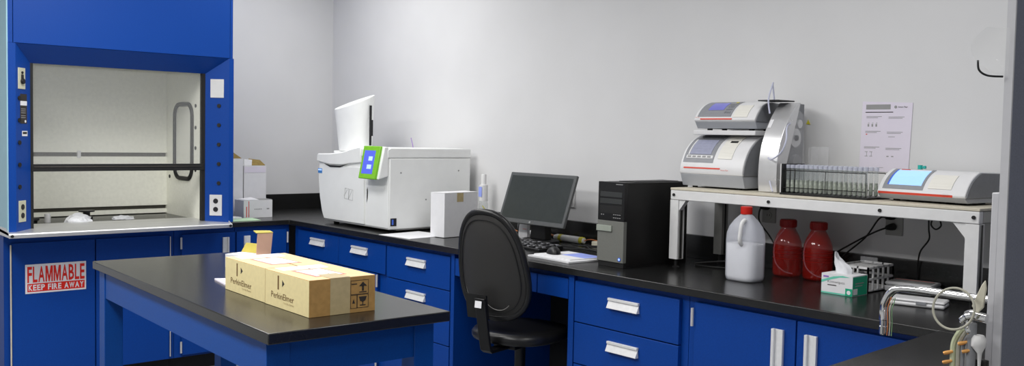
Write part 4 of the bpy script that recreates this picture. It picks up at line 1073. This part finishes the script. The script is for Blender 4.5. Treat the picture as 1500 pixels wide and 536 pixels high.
# product boxes
def pbox(x0, x1, y0, y1, h, label, end, rz):
    t = thing('cardboard_box', (x0, y0, CT), label, 'cardboard box', rz=rz)
    W_, D_ = x1 - x0, y1 - y0
    m = MB()
    i = m.mi('card')
    m.box(0, W_, 0, D_, .0005, h, 'card')
    m.patch((.0005, 0, .001), Xd, Zd, W_ - .001, h - .002, 'cream', .0006)
    m.prism([(.0005, 0, h), (W_ - .0005, 0, h), (W_ - .0005, D_, h), (.0005, D_, h)], (0, 0, .0006), 'toplit')
    m.build('carton', t, world=False, bevel=.0012)
    m = MB(); y = -.0008; s_ = W_ / .325
    m.patch((.098 * s_, y, .060), Xd, Zd, .009, .045, 'brownink', .0004)
    m.prism([(.133 * s_, y, .072), (.133 * s_, y, .094), (.149 * s_, y, .083)], (0, -.0004, 0), 'ink')
    m.build('emblem', t, world=False); m = MB()
    m.text('PerkinElmer', (.050 * s_, y, .030), Xd, Zd, .170 * s_, .020, 'brownink', .0005)
    m.text('For the Better', (.145 * s_, y, .0185), Xd, Zd, .075 * s_, .007, 'tape', .0005)
    m.build('lettering', t, world=False)
    m = MB(); zt_ = h + .0008
    m.pz([(.10 * s_, .045), (.265 * s_, .052), (.260 * s_, .165), (.095 * s_, .155)], zt_, zt_ + .0004, 'pinkred')
    m.pz([(.112 * s_, .055), (.255 * s_, .061), (.250 * s_, .156), (.105 * s_, .147)], zt_ + .0004, zt_ + .0009, 'paper')
    m.pz([(.005, .03), (.085 * s_, .025), (.088 * s_, .19), (.005, .20)], zt_, zt_ + .0006, 'paper')
    lab(m.build('shipping_label', t, world=False), 'white paper label with a pink border')
    m = MB().box(.06 * s_, W_ - .001, D_ / 2 - .0015, D_ / 2 + .0015, h + .0007, h + .0017, 'carddark'); m.build('flap_seam', t, world=False)
    if end:
        m = MB().prism([(W_, .072, .001), (W_, .142, .001), (W_, .142, h), (W_, .072, h)], (.0008, 0, 0), 'tape')
        m.prism([(W_ - .09, .072, h + .001), (W_, .072, h + .001), (W_, .142, h + .001), (W_ - .09, .142, h + .001)], (0, 0, .0008), 'tape'); m.build('tape', t, world=False)
        m = MB(); x = W_ + .0005
        def fr(a0, a1, c0, c1, th=.0013):
            m.patch((x, a0, c0), Yd, Zd, a1 - a0, th, 'ink', .0003); m.patch((x, a0, c1), Yd, Zd, a1 - a0, th, 'ink', .0003)
            m.patch((x, a0, c0), Yd, Zd, th, c1 - c0, 'ink', .0003); m.patch((x, a1, c0), Yd, Zd, th, c1 - c0 + th, 'ink', .0003)
        fr(.144, .208, .058, .102); fr(.144, .166, .014, .056); fr(.168, .208, .014, .056)
        m.prism([(x, .174, .083), (x, .203, .083), (x, .1885, .097)], (.0003, 0, 0), 'ink'); m.patch((x, .185, .068), Yd, Zd, .007, .016, 'ink', .0003); m.patch((x, .175, .063), Yd, Zd, .027, .003, 'ink', .0003)
        m.prism([(x, .174, .050), (x, .203, .050), (x, .198, .036), (x, .1885, .032), (x, .179, .036)], (.0003, 0, 0), 'ink'); m.patch((x, .187, .024), Yd, Zd, .003, .010, 'ink', .0003); m.patch((x, .178, .021), Yd, Zd, .021, .003, 'ink', .0003)
        m.prism([(x, .150, .030), (x, .160, .030), (x, .155, .044)], (.0003, 0, 0), 'ink'); m.patch((x, .147, .090), Yd, Zd, .020, .003, 'ink', .0003)
        m.build('handling_marks', t, world=False)
    return t
pbox(3.133, 3.470, -2.214, -1.984, .115, 'cream PerkinElmer cardboard box, the farther left of the touching pair', False, ta)
pbox(3.476, 3.781, -2.226, -1.992, .115, 'cream PerkinElmer cardboard box with up arrow and glass marks on its end', True, math.radians(-.6))
# opened small carton behind
t = thing('opened_carton', (2.715, -1.90, CT), 'small opened carton with upright pink and yellow flaps behind the cardboard boxes', 'carton', rz=math.radians(20))
MB().box(-.125, .06, -.05, .05, .0005, .055, 'paper').build('box', t, world=False)
m = MB().prism([(.035, -.035, .056), (.062, .02, .056), (.069, .025, .150), (.038, -.030, .150)], (-.003, .002, 0), 'pink'); m.prism([(.036, -.035, .150), (.070, .026, .150), (.048, .030, .156), (.012, -.028, .158)], (0, 0, .003), 'olive'); lab(m.build('flap', t, world=False), 'pink upright flap with folded tip')
m = MB().prism([(-.125, .04, .056), (-.01, .04, .056), (-.018, .055, .094), (-.112, .055, .094)], (0, .003, 0), 'olive'); lab(m.build('flap', t, world=False), 'olive yellow flap')
tag(MB().prism([(2.92, -2.165, CT + .0005), (3.12, -2.195, CT + .0005), (3.12, -2.155, CT + .0005), (2.94, -2.125, CT + .0005)], (0, 0, .006), 'pinkpaper').build('paper_slip'), 'white paper slip on the table at the left end of the cardboard boxes', 'paper')

# ------------------------------------------------------------------ chair
CH = thing('task_chair', (3.065, -.735, 0), 'black swivel task chair with rounded backrest pushed to the desk', 'chair', rz=math.radians(14))
SH = .595
def shell_mesh(m, outline, fr, bk, mat_f, mat_b, rings=8):
    """outline pts (x,z) centred; fr/bk: functions (x,z,s)->y for front and back surfaces"""
    n = len(outline)
    def grid(fn, mm, flip):
        i_ = m.mi(mm); R = []
        for a in range(1, rings + 1):
            s = a / rings; R.append([m.bm.verts.new((x * s, fn(x * s, zz * s, s), zz * s)) for x, zz in outline])
        c_ = m.bm.verts.new((0, fn(0, 0, 0), 0)); fs = []
        for k in range(n): fs.append(m.bm.faces.new([c_, R[0][k], R[0][(k + 1) % n]]))
        for a in range(rings - 1):
            for k in range(n): fs.append(m.bm.faces.new([R[a][k], R[a + 1][k], R[a + 1][(k + 1) % n], R[a][(k + 1) % n]]))
        for f in fs: f.material_index = i_
        return R[-1], fs
    A, f1 = grid(fr, mat_f, False); B, f2 = grid(bk, mat_b, True)
    i_ = m.mi(mat_b); f3 = []
    for k in range(n):
        f = m.bm.faces.new([A[k], A[(k + 1) % n], B[(k + 1) % n], B[k]]); f.material_index = i_; f3.append(f)
    bmesh.ops.recalc_face_normals(m.bm, faces=f1 + f2 + f3)
def egg(wt, wb, hh, n=48, e=2.6):
    pts = []
    for k in range(n):
        a = 2 * PI * k / n; ca, sa = math.cos(a), math.sin(a); q = 1 / (abs(ca) ** e + abs(sa) ** e) ** (1 / e)
        x, z_ = ca * q, sa * q
        w_ = wb + (wt - wb) * (z_ * .5 + .5)
        pts.append((x * w_, z_ * hh))
    return pts
og = egg(.150, .212, .250)
curv = lambda x, z_: .9 * x * x + .10 * (z_ + .05) ** 2 * 0
m = MB(); shell_mesh(m, og, lambda x, z_, s: curv(x, z_) + .040 * (1 - s ** 4) + .010 + .03 * math.exp(-((z_ + .08) / .1) ** 2) * (1 - s ** 2), lambda x, z_, s: curv(x, z_) - .022 * (1 - s ** 3), 'vinyl', 'chairshell', 10)
tilt = Matrix.Translation((0, -.262, .905)) @ Matrix.Rotation(math.radians(11), 4, 'X')
m.bm.transform(tilt); br = m.build('backrest', CH, world=False, smooth=60)
m = MB(); rim = [(x * .985, curv(x, z_) + .005, z_ * .985) for x, z_ in egg(.150, .212, .250, 60)]
m.tube(rim, .015, 'vinyl', 8, closed=True)
rim2 = [(x, curv(x, z_) - .012, z_) for x, z_ in [(a * .86, b * .86) for a, b in egg(.150, .212, .250, 60)]]
m.tube(rim2, .0022, 'rubber', 6, closed=True)
m.bm.transform(tilt); m.build('edge_trim', br, world=False, smooth=60)
m = MB()
arc_ = lambda cx, cz, r_, a0, a1: [(cx + r_ * math.cos(math.radians(a0 + (a1 - a0) * k / 12)), curv(cx, 0) - .0225 + .012 * (abs(cx) > .1), cz + r_ * math.sin(math.radians(a0 + (a1 - a0) * k / 12))) for k in range(13)]
m.tube(arc_(-.105, -.130, .078, 95, 5), .0022, 'lightline', 5)
m.tube(arc_(.045, -.115, .082, 215, 320), .0018, 'lightline', 5)
m.tube([(-.150, curv(.15, 0) - .008, -.10), (-.138, curv(.138, 0) - .010, -.15), (-.115, curv(.115, 0) - .012, -.185)], .0014, 'lightline', 5, sub=4)
m.bm.transform(tilt); m.build('groove', br, world=False)
m = MB()
so = egg(.225, .205, .220)
shell_mesh(m, so, lambda x, z_, s: .0, lambda x, z_, s: -.0, 'vinyl', 'vinyl') if False else None
nr = []
prof = [(.0, .046), (.60, .052), (.86, .052), (.96, .046), (1.0, .034), (1.0, .018), (.97, .004), (.90, -.002), (.0, -.002)]
i_ = m.mi('vinyl'); R = []
for s, zz in prof:
    R.append([m.bm.verts.new((x * max(s, .01), y_ * max(s, .01), SH - .045 + zz - .008)) for x, y_ in so])
fs = []
for a in range(len(R) - 1):
    for k in range(len(so)): fs.append(m.bm.faces.new([R[a][k], R[a][(k + 1) % len(so)], R[a + 1][(k + 1) % len(so)], R[a + 1][k]]))
fs.append(m.bm.faces.new(R[0])); fs.append(m.bm.faces.new(R[-1][::-1]))
bmesh.ops.recalc_face_normals(m.bm, faces=fs)
m.build('seat', CH, world=False, smooth=60)
m = MB()
m.box(-.06, .06, -.13, .10, SH - .088, SH - .056, 'black'); m.build('mechanism', CH, world=False, bevel=.004)
m = MB()
m.px([(-.08, SH - .085), (-.255, SH - .085), (-.275, SH - .070), (-.290, SH - .01), (-.326, SH + .17), (-.310, SH + .17), (-.274, SH - .01), (-.262, SH - .062), (-.245, SH - .070), (-.08, SH - .070)], -.028, .028, 'black')
ba = m.build('back_bracket', CH, world=False, bevel=.003)
MB().prism([(-.018, -.3332, SH + .130), (.018, -.3332, SH + .130), (.018, -.3302, SH + .160), (-.018, -.3302, SH + .160)], (0, -.0015, 0), 'paper').build('sticker', ba, world=False)
MB().prism([(-.085, -.3175, SH + .185), (.030, -.3175, SH + .185), (.030, -.297, SH + .075), (-.085, -.297, SH + .075)], (0, .01, 0), 'pcblack').build('recess', CH, world=False)
MB().cyl((0, 0, .09), (0, 0, SH - .088), .026, 'black', 20).build('gas_column', CH, world=False)
for k in range(5):
    a = 2 * PI * k / 5 + .3; dx, dy = math.cos(a), math.sin(a)
    lg = MB().tube([(0, 0, .105), (dx * .15, dy * .15, .098), (dx * .30, dy * .30, .080)], [.026, .022, .016], 'black', 10).build('base_arm', CH, world=False)
    MB().cyl((dx * .30 - dy * .02, dy * .30 + dx * .02, .028), (dx * .30 + dy * .02, dy * .30 - dx * .02, .028), .028, 'rubber', 16).cyl((dx * .30, dy * .30, .03), (dx * .30, dy * .30, .085), .007, 'alu', 8).build('caster', lg, world=False)

# ------------------------------------------------------------------ spout and fittings on the peninsula
F = thing('lab_faucet', (5.46, -1.25, CT), 'chrome lab faucet spout arching over the peninsula edge', 'faucet')
MB().tube([(5.46, -1.25, CT), (5.46, -1.25, 1.07), (5.45, -1.25, 1.098), (5.42, -1.25, 1.106), (5.30, -1.25, 1.106), (5.165, -1.25, 1.106), (5.128, -1.25, 1.092), (5.110, -1.25, 1.060), (5.108, -1.25, 1.040)], .0105, 'chrome', 16, sub=6).build('spout', F)
MB().lathe((5.46, -1.25, CT), [(.028, 0), (.028, .008), (.018, .014), (.018, .04)], 'chrome', 20).build('base', F)
MB().lathe((5.108, -1.25, .975), [(.008, 0), (.0105, .003), (.0105, .022), (.009, .024), (.009, .038), (.012, .040), (.012, .062), (.0105, .066)], 'chrome', 18).build('aerator', F)
for dx, mm, nm in ((.017, 'orange', 'orange wire'), (.029, 'greenhose', 'green wire'), (.023, 'bone', 'pale wire')):
    o = MB().tube([(5.108 + dx, -1.262, .977), (5.109 + dx, -1.262, 1.01), (5.107 + dx, -1.262, 1.045), (5.110 + dx, -1.258, 1.066), (5.116 + dx * .8, -1.254, 1.078)], .0013, mm, 8, sub=5).build('wire', F); lab(o, nm)
GF = thing('service_fixture', (5.495, -1.62, CT), 'chrome and plastic service fixture with brass nozzles at the partition edge', 'fixture')
gy_ = -1.635
m = MB().cyl((5.497, gy_, CT), (5.497, gy_, 1.115), .009, 'devdark', 14).lathe((5.49, gy_, CT), [(.028, 0), (.028, .01), (.016, .02)], 'chrome', 20); m.build('stem', GF)
m = MB().tube([(5.474, gy_, 1.112), (5.482, gy_, 1.122), (5.495, gy_, 1.130), (5.510, gy_, 1.129), (5.525, gy_, 1.128)], [.004, .009, .0125, .010, .010], 'chrome', 14, sub=4)
m.tube([(5.490, gy_, 1.118), (5.492, gy_, 1.100), (5.502, gy_, 1.092)], [.008, .010, .007], 'chrome', 12, sub=3); m.build('valve_body', GF)
m = MB().prism([(5.494, gy_ + .004, 1.150), (5.512, gy_ + .004, 1.196), (5.519, gy_ + .004, 1.207), (5.522, gy_ + .004, 1.19), (5.518, gy_ + .004, 1.150), (5.506, gy_ + .004, 1.136)], (0, -.006, 0), 'bone'); lab(m.build('lever', GF, bevel=.002), 'bone coloured lever')
m = MB().tube([(5.511, gy_, 1.092), (5.511, gy_, 1.084), (5.511, gy_, 1.070), (5.514, gy_, 1.055), (5.514, gy_, 1.03), (5.514, gy_, CT)], [.010, .0145, .0145, .0045, .003, .003], 'white', 14); m.build('white_hose', GF)
MB().box(5.485, 5.526, gy_ + .004, gy_ + .02, 1.022, 1.040, 'rubber').build('clamp', GF, bevel=.002)
for (x, z_, d) in ((5.454, 1.046, -1), (5.453, 1.026, -1), (5.483, 1.071, 1), (5.492, 1.056, 1)):
    MB().tube([(x + .008, gy_ - .004, z_ + .004), (x - .002, gy_ - .010, z_), (x - .008, gy_ - .012, z_ - .002)], [.0028, .0042, .0035], 'brass', 10).build('nozzle', GF)
for x, mm, rr_ in ((5.460, 'limehose', .006), (5.471, 'tubing2', .0045), (5.480, 'devdark', .004)):
    MB().tube([(x, gy_, CT), (x, gy_, 1.03), (x + .001, gy_, 1.066), (x + .010, gy_, 1.088), (x + .018, gy_, 1.10)], rr_, mm, 8, sub=5).build('hose', GF)
MB().cyl((5.478, gy_ - .010, 1.005), (5.478, gy_ - .010, 1.018), .004, 'red', 10).build('red_tip', GF)
m = MB(); pts = [(5.466 + .042 * math.cos(a), gy_ - .02 + .010 * math.sin(a), 1.142 + .042 * math.sin(a)) for a in [2 * PI * k / 36 for k in range(36)]]
m.tube(pts, .0026, 'tubing2', 8, closed=True)
tag(m.build('tubing_loop'), 'loop of grey translucent tubing hanging on the service fixture', 'tubing')
# clear visor on the partition
V = thing('face_visor', (5.50, -1.62, 1.62), 'clear curved plastic visor hanging at the upper partition edge', 'visor')
m = MB(); rows = []
for i in range(9):
    f = i / 8; row = []
    for j in range(9):
        g = j / 8; a = g * PI * .5
        row.append((5.536 - .055 * math.sin(a) * math.sin(PI * (.15 + .8 * (1 - f))) , -1.612 - .05 * (1 - math.cos(a)), 1.625 + f * .095))
    rows.append(row)
sheet(m, rows, 'glass'); o = m.build('shield', V, smooth=80)
so_ = o.modifiers.new('s', 'SOLIDIFY'); so_.thickness = .001
MB().tube([(5.487, -1.64, 1.655), (5.490, -1.64, 1.635), (5.503, -1.63, 1.624), (5.526, -1.612, 1.622)], .0022, 'slot', 8, sub=6).build('strap', V)

# ------------------------------------------------------------------ lights (unseen ceiling luminaires, one added for the corner)
def area(x, y, z, sx, sy, p, col=(1, .99, .97)):
    l = bpy.data.lights.new('ceiling_lamp', 'AREA'); l.shape = 'RECTANGLE'; l.size = sx; l.size_y = sy; l.energy = p; l.color = col
    o = bpy.data.objects.new('ceiling_lamp', l); COL.objects.link(o); o.location = (x, y, z); return o
for x, y, p_ in ((1.2, -.9, 20), (2.4, -2.2, 39), (2.6, -3.7, 48), (3.9, -3.7, 44), (5.0, -1.4, 20), (6.8, -3.2, 26)):  # first lamp is unseen, added to brighten the walls at the corner
    area(x, y, 2.84, 1.2, .6, p_)

# ------------------------------------------------------------------ world, camera, view
wd = bpy.data.worlds.new('World'); bpy.context.scene.world = wd; wd.use_nodes = True
wd.node_tree.nodes['Background'].inputs[0].default_value = (.5, .5, .5, 1); wd.node_tree.nodes['Background'].inputs[1].default_value = .3
cam = bpy.data.cameras.new('Camera'); co = bpy.data.objects.new('Camera', cam); COL.objects.link(co)
cam.sensor_fit = 'HORIZONTAL'; cam.sensor_width = 36; cam.lens = 1359.33 / 1500 * 36; cam.clip_start = .05
import math as _m
def basis():
    PX, PY = 750., 268.; v1 = (-418.7, 177.94); v2 = (2333.79, 232.55)
    f = _m.sqrt(-((v1[0] - PX) * (v2[0] - PX) + (v1[1] - PY) * (v2[1] - PY)))
    a = -Vector((v1[0] - PX, -(v1[1] - PY), -f)).normalized(); b = Vector((v2[0] - PX, -(v2[1] - PY), -f)).normalized()
    c = a.cross(b).normalized(); b = c.cross(a); return Matrix((a, b, c))
mw = basis().to_4x4(); mw.translation = Vector((6.315, -3.6, 1.479)); co.matrix_world = mw
sc = bpy.context.scene; sc.camera = co
sc.view_settings.view_transform = 'Standard'; sc.view_settings.look = 'None'; sc.view_settings.gamma = 1.0; sc.view_settings.use_curve_mapping = False
sc.view_settings.exposure = 0.0
